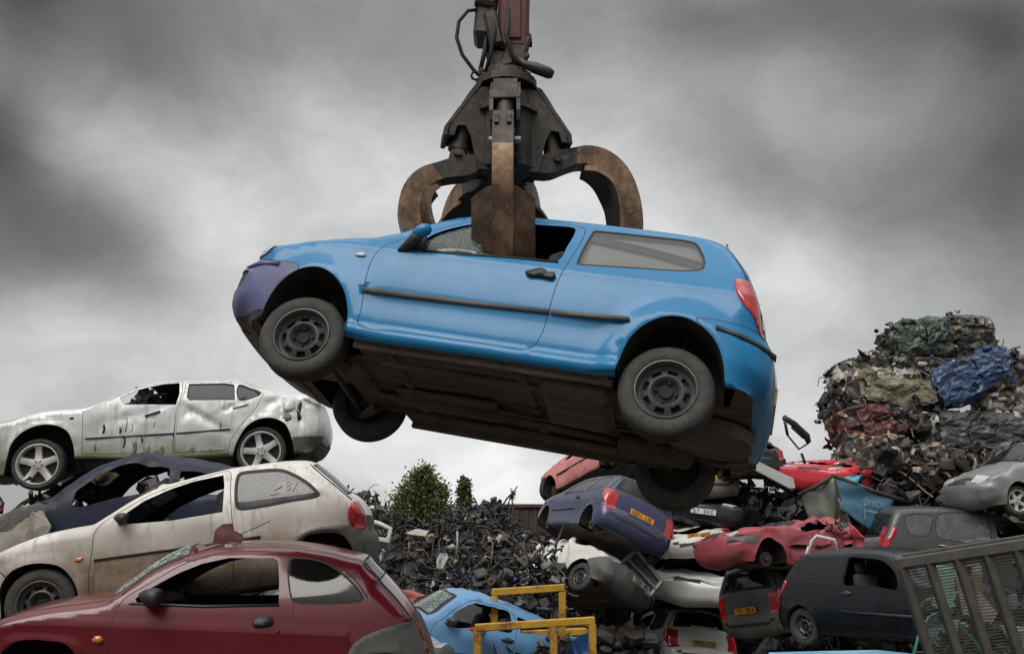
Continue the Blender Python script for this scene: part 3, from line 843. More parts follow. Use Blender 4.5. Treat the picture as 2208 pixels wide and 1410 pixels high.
for x,y,z,q in CLOUDS:
    d=N('ShaderNodeVectorMath',operation='DOT_PRODUCT'); L(nm.outputs[0],d.inputs[0]); d.inputs[1].default_value=Vector((x,y,z)).normalized()
    e=M2('MULTIPLY',M2('POWER',2.71828,M2('MULTIPLY',M2('SUBTRACT',d.outputs['Value'],1.),410.4)),q)
    val=e if val is None else M2('ADD',val,e)
val=M2('ADD',val,.42)
sep=N('ShaderNodeSeparateXYZ'); L(tc.outputs['Generated'],sep.inputs[0])
zen=N('ShaderNodeMapRange',interpolation_type='SMOOTHSTEP'); zen.inputs[1].default_value=.60; zen.inputs[2].default_value=.95; zen.inputs[3].default_value=0; zen.inputs[4].default_value=ZENITH
L(sep.outputs[2],zen.inputs[0])
val=M2('ADD',val,zen.outputs[0])
mp2=N('ShaderNodeMapping'); mp2.inputs['Scale'].default_value=(1,1,1.6); mp2.inputs['Rotation'].default_value=(0,R_(-22),0); L(nm.outputs[0],mp2.inputs[0])
nf=wnoise(3.7,12,.60,mp2.outputs[0]); nf.inputs['Distortion'].default_value=.35
val=M2('MULTIPLY',val,M2('ADD',M2('MULTIPLY',M2('SUBTRACT',nf.outputs[0],.5),.80),1.))
nf2=wnoise(13.,8,.6,mp2.outputs[0]); nf2.inputs['Distortion'].default_value=.5
val=M2('MULTIPLY',val,M2('ADD',M2('MULTIPLY',M2('SUBTRACT',nf2.outputs[0],.5),.48),1.))
nb=wnoise(1.6,4,.5,mp.outputs[0])
val=M2('MULTIPLY',val,M2('ADD',M2('MULTIPLY',M2('SUBTRACT',nb.outputs[0],.5),.9),1.))
val=M2('MAXIMUM',val,.06)
cmb=N('ShaderNodeCombineColor'); 
for i,k in enumerate((.995,1.0,1.005)): L(M2('MULTIPLY',val,k),cmb.inputs[i])
bgc=N('ShaderNodeBackground'); L(cmb.outputs[0],bgc.inputs[0]); bgc.inputs[1].default_value=1.0
sky=N('ShaderNodeTexSky',sky_type='NISHITA'); sky.sun_disc=False; sky.sun_elevation=R_(SUN_EL); sky.sun_rotation=R_(SUN_AZ)
sky.air_density=2.; sky.dust_density=4.
bgs=N('ShaderNodeBackground'); L(sky.outputs[0],bgs.inputs[0]); bgs.inputs[1].default_value=.06
mx=N('ShaderNodeMixShader'); mx.inputs[0].default_value=.94; L(bgs.outputs[0],mx.inputs[1]); L(bgc.outputs[0],mx.inputs[2])
wo=N('ShaderNodeOutputWorld'); L(mx.outputs[0],wo.inputs[0])

sl=bpy.data.lights.new('sun','SUN'); sl.energy=SUN_E; sl.angle=R_(40); sl.color=(1.,.965,.91)
so=bpy.data.objects.new('sun',sl); COL.objects.link(so)
sd=Vector((math.sin(R_(SUN_AZ))*math.cos(R_(SUN_EL)),math.cos(R_(SUN_AZ))*math.cos(R_(SUN_EL)),math.sin(R_(SUN_EL))))
so.rotation_euler=sd.to_track_quat('Z','Y').to_euler()

def ypr(y,p,r,t,s=1.):
    return Matrix.Translation(t)@Matrix.Rotation(R_(y),4,'Z')@Matrix.Rotation(R_(p),4,'Y')@Matrix.Rotation(R_(r),4,'X')@Matrix.Scale(s,4)
# ------------------------------------------------------------------ the lifted blue hatchback
def ribbon(pts,w):
    p=cr(pts,False,.05)[0]; n=len(p); a=[];b=[]
    for i in range(n):
        t=p[min(i+1,n-1)]-p[max(i-1,0)]; t/=np.linalg.norm(t); m=np.array([-t[1],t[0]])*w/2
        a.append(p[i]+m); b.append(p[i]-m)
    return a+b[::-1]

BLUE=paint('blue_paint',(.002,.172,.39),.14,(.05,.14,.21),.24,coat=.28,fade=.04,spec=.28)
PURPLE=paint('faded_violet_bumper',(.085,.088,.21),.25,(.15,.14,.18),.42,coat=.15)
hero_outline=[('underbody',[(-1.62,.21),(-1.45,.225),(-1.2,.225),(-.85,.19),(0,.19),(.9,.19),(1.5,.22)]),
 ('rear_bumper',[(1.70,.24),(1.775,.30),(1.80,.42),(1.78,.55),(1.735,.62)]),
 ('tailgate',[(1.70,.66),(1.67,.80),(1.62,.95)]),
 ('rear_window',[(1.585,1.02),(1.47,1.22)]),
 ('roof',[(1.39,1.33),(1.28,1.385),(1.1,1.41),(.8,1.425),(.4,1.43),(0,1.42),(-.25,1.39),(-.36,1.36)]),
 ('windscreen',[(-.43,1.32),(-.62,1.19),(-.80,1.04)]),
 ('hood',[(-.90,1.0),(-1.1,.955),(-1.3,.90),(-1.5,.835),(-1.65,.785),(-1.725,.705)]),
 ('front_bumper',[(-1.75,.672),(-1.82,.658),(-1.855,.61),(-1.87,.46),(-1.855,.33),(-1.79,.245),(-1.70,.215)])]
WIDTH=[(.05,.70),(.1,.74),(.2,.78),(.35,.81),(.55,.825),(.75,.815),(.92,.785),(1.1,.70),(1.25,.62),(1.36,.56),(1.5,.48)]
archf=[(-1.50,.0),(-1.499,.118),(-1.493,.213),(-1.479,.342),(-1.425,.487),(-1.324,.594),(-1.198,.627),(-1.081,.588),(-.976,.497),(-.911,.388),(-.881,.296),(-.876,.2),(-.876,.0)]
archr=[(.895,.0),(.898,.2),(.914,.31),(.953,.435),(1.041,.539),(1.144,.594),(1.255,.598),(1.374,.542),(1.454,.465),(1.513,.341),(1.535,.22),(1.54,.0)]
hdoor=[(-.801,.267),(-.394,.265),(.072,.268),(.325,.272),(.372,.305),(.403,.399),(.412,.559),(.422,.77),(.451,.955),(.468,1.15),(.455,1.30),(.40,1.335),(.10,1.335),(-.22,1.305),(-.36,1.245),(-.55,1.10),(-.72,.965),(-.791,.904),(-.851,.812),(-.864,.693),(-.843,.532),(-.815,.368)]
hwin=[(-.577,.872),(-.567,.985),(-.514,1.076),(-.34,1.208),(-.202,1.265),(.154,1.300),(.380,1.303),(.395,1.26),(.392,1.096),(.367,.926),(.057,.916),(-.256,.893)]
hrwin=[(.515,.916),(.499,.918),(.496,.935),(.496,1.115),(.508,1.285),(.512,1.304),(.53,1.307),(.885,1.311),(1.15,1.305),(1.20,1.285),(1.25,1.20),(1.288,1.10),(1.292,1.025),(1.275,1.0),(1.19,.974),(.817,.938)]
htail=[(1.495,.946),(1.535,.967),(1.72,.965),(1.78,.75),(1.74,.60),(1.692,.612),(1.641,.697),(1.562,.769),(1.51,.86)]
hfb=[(-1.44,.0),(-1.49,.2),(-1.47,.36),(-1.42,.49),(-1.33,.592),(-1.36,.635),(-1.60,.655),(-1.70,.672),(-2.1,.69),(-2.1,.0)]
hrb=[(1.50,.0),(1.53,.22),(1.505,.341),(1.446,.465),(1.372,.54),(1.31,.60),(1.40,.622),(1.55,.622),(1.70,.617),(2.1,.60),(2.1,.0)]
def hfeat(x,z):
    s=1/(1+np.exp(-(.262-z)/.007)); f=.022*s*(x>-.9)*(x<.95)
    for cx,cz,sg in ((1.215,.27,1.),(-1.19,.29,.55)):
        r=np.hypot(x-cx,z-cz); f=f+sg*.030*np.exp(-((r-.36)/.085)**2)*(z>.2)
    f=f+.008*np.exp(-((z-.845)/.03)**2)
    f=f-.014*np.exp(-((z-.46)/.10)**2)*(x>-.84)*(x<.9)
    return f
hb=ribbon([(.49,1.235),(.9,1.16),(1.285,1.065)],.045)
HGLASS=glass('grey_reflection_glass',(.82,.84,.83),.10,(.40,.40,.39),opaque=.05)  # grey film in this glass stands in for reflected sky and ground
hero_spec=dict(outline=hero_outline,width=WIDTH,arches=[archf,archr],paint=BLUE,h=.045,ostep=.03,feature=hfeat,
 under_open=(-1.56,-.90),plate_z=.44,
 edge={'front_bumper':(.24,.26,.03),'rear_bumper':(.24,.24,.03),'hood':(.075,.11,.04)},
 cut=[('door_window',hwin,dict(open=True,win=True)),
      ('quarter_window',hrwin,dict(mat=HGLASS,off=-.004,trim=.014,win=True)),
      ('tail_light',htail,dict(mat=LRED,off=.008,skirt=.02)),
      ('headlight',[(-1.585,.795),(-1.60,.73),(-1.64,.685),(-1.72,.672),(-2.0,.67),(-1.9,.78),(-1.7,.84),(-1.62,.83)],dict(mat=LCLEAR,off=.006,trim=.02)),
      ('fog_vent',[(-1.76,.565),(-1.715,.55),(-1.73,.49),(-1.77,.435),(-2.1,.43),(-2.1,.565)],dict(mat=BLACKPL,off=-.015)),
      ('bumper_lip',[(-1.40,-.05),(-1.49,.2),(-1.49,.27),(-1.70,.262),(-2.1,.25),(-2.1,-.05)],dict(mat=BLACKPL,off=.0,name='bumper_lip')),
      ],
 panels=[('door',hdoor,{}),('rear_bumper_side',hrb,dict(name='bumper_corner')),('front_bumper_side',hfb,dict(mat=PURPLE,name='bumper_corner'))],
 patch_mats={'front_bumper':PURPLE,'windscreen':CRAZED},
 patch_regions=[('headlight',('hood','front_bumper'),lambda x,y,z: .672<z<.80 and x<-1.63 and abs(y)>.30,LCLEAR),
   ('bumper_lip',('front_bumper',),lambda x,y,z: z<.262,BLACKPL),
   ('fog_vent',('front_bumper',),lambda x,y,z: .40<z<.56 and abs(y)>.40,BLACKPL),
   ('tail_light',('tailgate','rear_bumper'),lambda x,y,z: .62<z<.955 and abs(y)>.50,LRED),
   ('bumper_strip',('rear_bumper',),lambda x,y,z: .49<z<.535,BLACKPL)],
 applied=[('rubbing_strip',[(-.842,.524),(-.838,.498),(-.10,.508),(.411,.521),(.413,.549),(-.10,.538)],dict(mat=GREYPL,off=.016,raw=True,on='door')),
   ('rubbing_strip',[(.426,.522),(.923,.531),(.918,.559),(.428,.550)],dict(mat=GREYPL,off=.016,raw=True)),
   ('bumper_strip',[(1.435,.578),(1.437,.552),(1.591,.528),(1.72,.508),(1.80,.495),(1.80,.525),(1.72,.536),(1.60,.556)],dict(mat=BLACKPL,off=.014,raw=True)),
   ('bumper_strip',[(-1.50,.640),(-1.50,.61),(-1.66,.610),(-1.775,.600),(-1.775,.628),(-1.67,.645)],dict(mat=PURPLE,off=.016,raw=True)),
   ('window_bar',hb,dict(mat=RUBBER,off=-.009,sink=.012,raw=True)),  # black band laid just behind the rear side glass
   ('inner_trim',[(.47,.90),(1.31,.96),(1.31,1.12),(1.25,1.27),(1.17,1.325),(.48,1.325)],dict(mat=plain('pale_reflection_grey',(.25,.25,.24),.8,0,.12,4,.1),off=-.05,sink=.06,raw=True)),  # added pale panel, imitates the bright reflection in the rear side window
   ('broken_glass',[(-.565,.885),(-.555,.97),(-.50,1.07),(-.33,1.203),(-.20,1.255),(-.10,1.26),(-.12,1.10),(-.17,1.0),(-.13,.93),(-.05,.912),(-.256,.90)],dict(mat=glass('shattered_door_glass',(.45,.55,.5),.25,(.22,.27,.235),opaque=.12,crack=.55),off=-.012,sink=.014,raw=True,on='door')),
   ('shut_line',ribbon([(1.385,1.35),(1.45,1.22),(1.57,.97)],.008),dict(mat=RUBBER,off=.0025,raw=True)),
   ('shut_line',ribbon([(-.872,.268),(-.868,.205)],.006),dict(mat=RUBBER,off=.0025,raw=True)),
   ('side_repeater',[(-.994,.775),(-.975,.79),(-.93,.793),(-.911,.778),(-.93,.765),(-.975,.763)],dict(mat=LCLEAR,off=.010)),
   ('door_handle',[(.195,.795),(.245,.818),(.285,.836),(.32,.83),(.345,.812),(.385,.818),(.397,.795),(.385,.772),(.29,.775),(.225,.772)],dict(mat=BLACKPL,off=.024,on='door')),
   ('window_seal',[(-.60,.873),(-.256,.880),(.057,.903),(.38,.914),(.38,.926),(.057,.916),(-.256,.893),(-.58,.885)],dict(mat=RUBBER,off=.006,raw=True,on='door'))],
 floor=(-.75,1.25,.30),
 wheels=[((-1.2035,-.675,.165,'steel',.287,.175,.178),dict(steer=7,spin=10)),((1.2035,-.68,.165,'steel',.287,.175,.178),dict(spin=31)),
         ((-1.2035,.645,.255,'steel',.287,.175,.178),dict(steer=7)),((1.2035,.68,.165,'steel',.287,.175,.178),dict())])
HM=Matrix(((.9534,.1823,.2405,-.1439),(-.2338,.95,.2068,6.6356),(-.1908,-.2534,.9484,2.1434),(0,0,0,1)))
hero=empty('hatchback_car','bright blue three door hatchback hanging in the air in the jaws of the grab','car',HM)
build_car(hero,hero_spec)
for s in(-1,1):
    mb=MB(); mb.tube([(-.70,s*.79,.850),(-.645,s*.82,.885),(-.585,s*.86,.925),(-.555,s*.87,.95)],[.022,.034,.045,.03],10); m=mb.build('wing_mirror',[BLACKPL],hero,True)
    mb=MB(); mb.tube([(-.60,s*.865,.925),(-.59,s*.87,.94),(-.565,s*.875,.965),(-.535,s*.88,.985),(-.505,s*.88,.995),(-.49,s*.88,.998)],[.012,.036,.046,.046,.036,.012],12); mb.build('mirror_cap',[BLUE],m,True)
    mb=MB(); mb.prism([(-.72,.842),(-.66,.90),(-.60,.985),(-.555,1.0),(-.53,.91),(-.545,.862)],s*.755,s*.80); mb.build('mirror_base',[BLACKPL],m,False)
seat(hero,-.05,-.36,.52,SEATC); seat(hero,-.05,.36,.52,SEATC); seat(hero,.80,0,.55,SEATC,True)
# underside
mb=MB()
for y in(-.44,.44): mb.box((.03,y,.180),(1.55,.08,.03),None,0,.012)
for x in(-.62,.28): mb.box((x,0,.182),(.07,1.22,.03),None,0,.01)
for s in(-1,1): mb.box((.02,s*.70,.175),(1.72,.035,.05),None,0,.01)
mb.build('floor_ribs',[UNDER],hero)
mb=MB()
for y_,q in((.36,.0),(.385,.02),(-.10,.01)): mb.tube([(-.95,y_,.16),(-.5,y_+q,.158),(.2,y_-q,.16),(.95,y_+.05,.165)],.008,6)
mb.tube([(-.7,.0,.15),(.3,.02,.14),(1.0,.0,.16)],.016,6)
mb.build('brake_pipe',[UNDER2],hero,True)
mb=MB(); mb.box((-.35,.06,.155),(.75,.30,.05),None,0,.02); mb.build('heat_shield',[plain('dull_heat_shield',(.085,.08,.072),.5,.5,.3,8,.3,second=(.05,.035,.025))],hero)
mb=MB(); mb.tube([(-.9,.10,.16),(-.5,.06,.13),(.1,.05,.12),(.62,.10,.12),(.86,.20,.14)],.026,10); mb.tube([(1.36,.26,.14),(1.5,.30,.13),(1.76,.32,.17)],.024,10); mb.build('exhaust_pipe',[UNDER2],hero,True)
mb=MB(); mb.tube([(.84,.2,.14),(.86,.2,.14),(.88,.2,.14),(1.32,.24,.14),(1.36,.24,.14)],[.03,.09,.10,.10,.04],16); mb.build('silencer',[UNDER2],hero,True)
mb=MB(); mb.box((.62,-.30,.165),(.46,.62,.13),Matrix.Rotation(.05,3,'Z'),0,.05); mb.box((.62,-.30,.12),(.34,.05,.06)); mb.build('fuel_tank',[UNDER],hero)
mb=MB(); mb.tube([(1.14,-.62,.18),(1.10,-.5,.17),(1.08,0,.16),(1.10,.5,.17),(1.14,.62,.18)],.045,10)
for s in(-1,1):
    mb.tube([(.80,s*.52,.20),(1.0,s*.55,.16),(1.2,s*.56,.165)],[.05,.045,.05],8); mb.tube([(1.22,s*.52,.20),(1.26,s*.50,.46)],[.035,.05],10)
mb.build('rear_axle',[UNDER2],hero)
mb=MB(); mb.tube([(1.45,-.05,.20),(1.45,-.05,.13),(1.45,-.05,.12)],[.30,.28,.22],24); mb.build('spare_wheel_well',[UNDER],hero)
mb=MB(); mb.box((-1.0,0,.20),(.24,.84,.07),None,0,.03); mb.box((-1.33,.0,.40),(.44,.50,.34),None,0,.07); mb.box((-1.36,-.30,.42),(.30,.22,.26),None,0,.06)
mb.tube([(-1.22,-.55,.16),(-1.18,-.2,.17),(-1.2,.2,.17),(-1.22,.55,.16)],.02,8)
for s in(-1,1):
    mb.tube([(-1.0,s*.34,.16),(-1.2,s*.58,.13)],[.05,.035],8); mb.tube([(-1.2,s*.57,.20),(-1.17,s*.52,.50)],[.035,.05],10)
mb.build('engine_underside',[UNDER2],hero)
mb=MB(); mb.box((1.825,.0,.44),(.02,.52,.115)); mb.build('number_plate',[PLATEY],hero)
# ------------------------------------------------------------------ the scrap grab and its boom
GX,GY,GZ=-.045,7.0,4.2
HS=Matrix.Diagonal((.86,.86,.78,1)); UP=Matrix.Translation((0,0,-.14))
def rad(az):
    a=R_(az); return Matrix(((math.cos(a),-math.sin(a),0),(math.sin(a),math.cos(a),0),(0,0,1))).to_4x4()
grab=empty('scrap_grab','black and rust brown hydraulic scrap grab clutching the blue car by its roof','grab',Matrix.Translation((GX,GY,GZ)))
AZ=[(-91,0),(8,1),(76,1),(122,1),(190,1)]
def jit(sd,am):
    def f(v): return v+noise.noise_vector(v*6+Vector((sd,0,0)))*am
    return f
mb=MB()
mb.tube([(0,0,-.10),(0,0,-.05),(0,0,.55),(0,0,.72),(0,0,.80)],[.16,.25,.25,.23,.15],20)
mb.tube([(0,0,.52),(0,0,.56)],[.30,.30],20)
for az,_ in AZ:
    Mx=rad(az); b=MB()
    ch=[(.06,.80),(.27,.76),(.35,.66),(.55,.325),(.53,.235),(.485,.24),(.455,.345),(.385,.35),(.335,.24),(.30,.06),(.27,-.09),(.06,-.09)]
    for s in(-1,1): b.prism(ch,s*.115-.016,s*.115+.016)
    mb.add([Mx@Vector(v) for v in b.v],b.f)
mb.build('grab_head',[DARKSTEEL],grab,False,HS)
for az,_ in AZ:
    Mx=rad(az)
    b=MB()
    front=az<-80
    top=[(.24,.81),(.30,.785),(.365,.68),(.44,.535),(.412,.525),(.335,.655),(.275,.745)]
    b.prism(top,-.14 if not front else -.105,.14 if not front else .105)
    if not front: b.prism([(.445,.535),(.572,.315),(.545,.30),(.416,.525)],-.138,.138); b.box((.552,0,.27),(.045,.30,.11),Matrix.Rotation(-.1,3,'Y'),0,.012)
    b.box((.52,0,.30) if not front else (.42,0,.515),(.05,.26,.045),Matrix.Rotation(-.35,3,'Y'),0,.008)
    b.build('cylinder_guard',[DARKSTEEL],grab,False,HS@Mx)
    b=MB()
    b.tube([(.33,0,.60),(.43,0,.16)],[.078,.078],18); b.tube([(.424,0,.19),(.436,0,.135)],[.090,.090],18)
    b.tube([(.42,0,.2),(.445,0,.07)],[.045,.045],12,1); b.tube([(.445,-.075,.07),(.445,.075,.07)],[.068,.068],16)
    b.build('hydraulic_cylinder',[DARKSTEEL,GALV],grab,False,HS@Mx)
    for (r,z,R) in((.235,.0,.045),(.31,.62,.036),(.445,.07,.036)):
        b=MB(); b.tube([(r,-.135,z),(r,.135,z)],[R,R],12)
        b.build('hinge_pin',[GALV if front and z>.05 else DARKSTEEL],grab,False,HS@Mx)
def tine(az,wide):
    close={-91:6,190:36,122:18,76:14}.get(az,0); pv_=Vector((.235,0,0))
    Mx=rad(az)@Matrix.Translation(pv_)@Matrix.Rotation(R_(close),4,'Y')@Matrix.Translation(-pv_); b=MB(); split=7 if wide else 18
    out=cr([(.17,.02),(.25,.075),(.38,.125),(.50,.155),(.62,.185),(.78,.155),(.92,.045),(1.005,-.13),(1.045,-.35),(1.03,-.60),(.98,-.82),(.93,-1.04),(.88,-1.16)],False,.05)[0]
    inn=cr([(.20,-.06),(.34,-.06),(.47,.0),(.58,.035),(.69,.01),(.785,-.07),(.85,-.20),(.88,-.37),(.885,-.58),(.885,-.80),(.86,-1.0),(.845,-1.14)],False,.05)[0]
    m=36; f=lambda a,t:a[min(len(a)-1,int(t*(len(a)-1)))]+(a[min(len(a)-1,int(t*(len(a)-1))+1)]-a[min(len(a)-1,int(t*(len(a)-1)))])*((t*(len(a)-1))%1)
    vs=[];fs=[]
    hw=.070 if not wide else .085
    for i in range(m+1):
        t=i/m; o=f(out,t); q=f(inn,t); h2=hw*(1-.25*max(0,t-.8)/.2)
        vs+=[(o[0],-h2,o[1]),(o[0],h2,o[1]),(q[0],h2*1.0,q[1]),(q[0],-h2,q[1])]
    for i in range(m):
        a=4*i;c=a+4
        for k in range(4): fs.append((a+k,a+(k+1)%4,c+(k+1)%4,c+k)); b.m.append(1 if i<split else 0)
    fs+= [(0,3,2,1),(4*m,4*m+1,4*m+2,4*m+3)]; b.m+=[1,0]
    mm=b.m; b.m=[]; b.add(vs,fs); b.m=mm
    if not wide:
        for zz,rr_ in((.075,.885),(.02,.925)): 
            for s in(-1,1): b.box((rr_,s*.042,zz),(.07,.03,.05),Matrix.Rotation(.9,3,'Y'),1)
    rib=b.build('tine',[WORN,DARKSTEEL],grab,True,Mx); rib.data.set_sharp_from_angle(angle=R_(35))
    b=MB(); vs=[];fs=[]
    t0=.625 if not wide else .24
    for i in range(m+1):
        t=t0+(1-t0)*i/m; o=f(out,t); q=f(inn,t); d=(o-q); d/=max(1e-6,np.linalg.norm(d))
        h2=.215*(1-.5*max(0,t-.95)/.05)
        if wide: h2*=.42+.58*min(1,(t-t0)/.16)
        k=.70 if not wide else .10
        base=q+(o-q)*k
        up=[];dn=[]
        for fr in(-1,-.8,-.45,0,.45,.8,1):
            bw=base-d*((.15 if not wide else .06)*abs(fr)**2.)
            o2=bw+d*.018; i2=bw-d*.018; up.append((o2[0],fr*h2,o2[1])); dn.append((i2[0],fr*h2,i2[1]))
        vs+=up+dn[::-1]
    for i in range(m):
        a=14*i;c=a+14
        for k in range(14): fs.append((a+k,a+(k+1)%14,c+(k+1)%14,c+k))
    fs+=[tuple(range(13,-1,-1)),tuple(14*m+k for k in range(14))]
    b.add(vs,fs); o_=b.build('tine_plate',[RUSTY],rib,True,Mx)
    o_.data.set_sharp_from_angle(angle=R_(40))
for az,wd in AZ: tine(az,wd)
# rotator, swivel and link
b=MB(); b.tube([(0,0,.78),(0,0,.84),(0,0,.84),(0,0,.90)],[.24,.24,.19,.19],20)
for k in range(10):
    a=2*math.pi*k/10; b.tube([(.215*math.cos(a),.215*math.sin(a),.83),(.215*math.cos(a),.215*math.sin(a),.865)],.016,6)
b.build('rotator',[DARKSTEEL],grab,False,UP)
b=MB()
b.box((-.02,0,.99),(.22,.20,.20),Matrix.Rotation(.12,3,'Y'),0,.03); b.box((.07,-.10,1.06),(.16,.05,.30),Matrix.Rotation(.35,3,'Y'),0,.015); b.box((-.10,.08,1.06),(.10,.06,.34),Matrix.Rotation(-.2,3,'Y'),0,.015)
b.tube([(-.16,-.02,1.17),(.20,-.02,1.20)],.055,12); b.box((.02,-.12,.96),(.34,.03,.045),Matrix.Rotation(-.38,3,'Y'),0,.008); b.tube([(-.20,-.10,.86),(-.17,-.12,.90)],.03,10)
b.build('swivel_link',[DARKSTEEL],grab,False,UP)
b=MB(); b.tube([(.08,-.10,1.0),(.14,-.13,.935),(.22,-.14,.90),(.33,-.14,.855),(.36,-.14,.84)],[.05,.03,.045,.045,.03],12); b.build('locking_lever',[BLACKPL],grab,True,UP)
b=MB()
b.tube(list(map(tuple,[(-.22,-.1,1.42),(-.30,-.12,1.40),(-.37,-.13,1.30),(-.385,-.13,1.16),(-.34,-.12,1.02),(-.25,-.1,.90),(-.20,-.08,.86)])),.015,8)
b.tube([(-.18,-.05,1.5),(-.15,-.08,1.25),(-.17,-.1,1.05),(-.20,-.1,.90)],.018,8)
b.tube([(-.12,-.12,1.45),(-.09,-.17,1.2),(-.12,-.16,1.0),(-.16,-.1,.88)],.016,8)
b.tube([(.02,-.14,1.4),(.0,-.19,1.15),(.05,-.17,.98),(.1,-.1,.88)],.016,8)
b.tube([(-.235+.035*math.cos(a/8*6.283),-.1,.855+.035*math.sin(a/8*6.283)) for a in range(8)],.010,6,0,False,True)
b.build('hydraulic_hose',[RUBBER],grab,True,UP)
REDM=paint('worn_red_boom',(.085,.010,.008),.5,(.05,.035,.03),.5,coat=.1,rust=.4)
boom=empty('crane_boom','scuffed red boom end of the scrap crane above the grab, dark greasy links beside it','crane boom',Matrix.Translation((GX,GY,GZ)))
b=MB(); b.box((.065,.02,1.66),(.25,.30,1.15),Matrix.Rotation(.03,3,'Y'),0,.03); b.box((.10,.9,2.9),(.34,2.6,.42),Matrix.Rotation(.5,3,'X'),0,.04); b.box((.065,-.135,1.45),(.10,.03,.60),None,0,.008)
b.build('boom_arm',[REDM],boom,False,UP)
b=MB(); b.box((-.155,0,1.52),(.16,.26,.66),Matrix.Rotation(.08,3,'Y'),0,.03); b.tube([(-.24,-.12,1.49),(-.10,-.12,1.46)],.05,10); b.box((-.10,-.06,1.24),(.11,.2,.30),Matrix.Rotation(-.2,3,'Y'),0,.02); b.box((.10,0,1.24),(.16,.22,.20),None,0,.03)
b.build('boom_link',[DARKSTEEL],boom,False,UP)
SILVER_H=[0.88632, 0.05284, -0.04194, 0.01829, 1.00608, -0.00016, -0.02892, 0.00693]
SILVER_P=(8.0, -2.5, 0.0, -4.1036, 11.6531, 2.0407) # err 0.0291 (-1.133, 0.267) (1.168, 0.337) (0.021, 1.197) (1.858, 0.57)
WHITE_H=[0.97367, 0.02253, -0.0078, -0.00786, 1.0002, 0.00012, -0.0131, 0.00272]
WHITE_P=(7.5, -6.8, 0.0, -2.8003, 9.2414, 0.7709) # err 0.0087 (-1.245, 0.305) (1.286, 0.295) (0.019, 1.196) (2.0, 0.497)
KA_H=[0.97991, 0.01593, -0.0051, -0.02123, 0.99795, 0.00044, -0.0133, -0.00167]
KA_P=(7.5, 2.0, 0.0, -2.1662, 7.8069, 0.1144) # err 0.0089 (-1.253, 0.322) (1.297, 0.277) (0.014, 1.2) (2.018, 0.47)
# ------------------------------------------------------------------ left hand pile
SILVER=paint('dirty_silver_paint',(.72,.73,.73),.40,(.20,.18,.13),.34,streak=.62,mud=(.15,.155,.07),mudz=(.32,.66),coat=.5,metallic=.1)
def fbm(P,sc,sd=0):
    return np.array([noise.noise(Vector((p[0]*sc,p[1]*sc,sd))) for p in P])
def scrum(P):
    m=np.exp(-((P[:,0]-1.62)/.30)**2-((P[:,1]-.80)/.16)**2)
    f=fbm(P,7,1.)*.05+fbm(P,16,4.)*.02
    return m*(f+.03)+.006*fbm(P,9,2.)+.010*np.exp(-((P[:,0]-.1)/.7)**2-((P[:,1]-.72)/.12)**2)*fbm(P,11,7.)
s_outline=[('underbody',[(-1.95,.24),(-1.75,.2),(-.9,.33),(-.5,.33),(.2,.27),(.97,.26),(1.75,.25)]),
 ('rear_bumper',[(1.93,.28),(2.03,.40),(2.05,.54),(2.02,.66)]),('tailgate',[(1.99,.76),(1.95,.86)]),
 ('boot_lid',[(1.90,.905),(1.75,.915),(1.58,.93),(1.42,.97)]),('rear_window',[(1.30,1.01),(1.12,1.08)]),
 ('roof',[(1.0,1.125),(.8,1.15),(.37,1.175),(.18,1.185),(.02,1.185)]),('windscreen',[(-.15,1.15),(-.45,1.03),(-.80,.92)]),
 ('hood',[(-.90,.915),(-1.2,.915),(-1.45,.895),(-1.69,.835),(-1.94,.79),(-2.10,.72)]),('front_bumper',[(-2.22,.62),(-2.28,.5),(-2.25,.36),(-2.1,.26)])]
WS=[(.05,.76),(.1,.80),(.3,.86),(.6,.89),(.8,.885),(.95,.85),(1.15,.74),(1.38,.60),(1.5,.52)]
saf=[(-1.73,.1),(-1.73,.30),(-1.709,.421),(-1.688,.529),(-1.578,.655),(-1.429,.725),(-1.279,.743),(-1.121,.718),(-.987,.647),(-.913,.528),(-.871,.377),(-.86,.1)]
sar=[(1.01,.1),(1.024,.277),(1.06,.41),(1.153,.564),(1.265,.638),(1.382,.657),(1.495,.64),(1.607,.573),(1.683,.43),(1.716,.29),(1.72,.1)]
sd1=[(-.832,.86),(-.79,.38),(.31,.335),(.318,.87),(.36,1.0),(.335,1.155),(.11,1.160),(-.22,1.112),(-.43,1.025),(-.6,.94)]
sd2=[(.33,.335),(.335,.87),(.375,1.0),(.375,1.145),(.82,1.125),(1.0,1.09),(1.17,1.04),(1.33,.935),(1.297,.865),(1.26,.777),(1.062,.549),(.985,.43),(.968,.335)]
BLACKGL=plain('black_tinted_glass',(.016,.016,.017),.18,0,.2,5,0,spec=.25)
MOSS=plain('moss',(.17,.17,.085),.85,0,.4,14,.3,second=(.40,.40,.33),spots=(.45,.65))
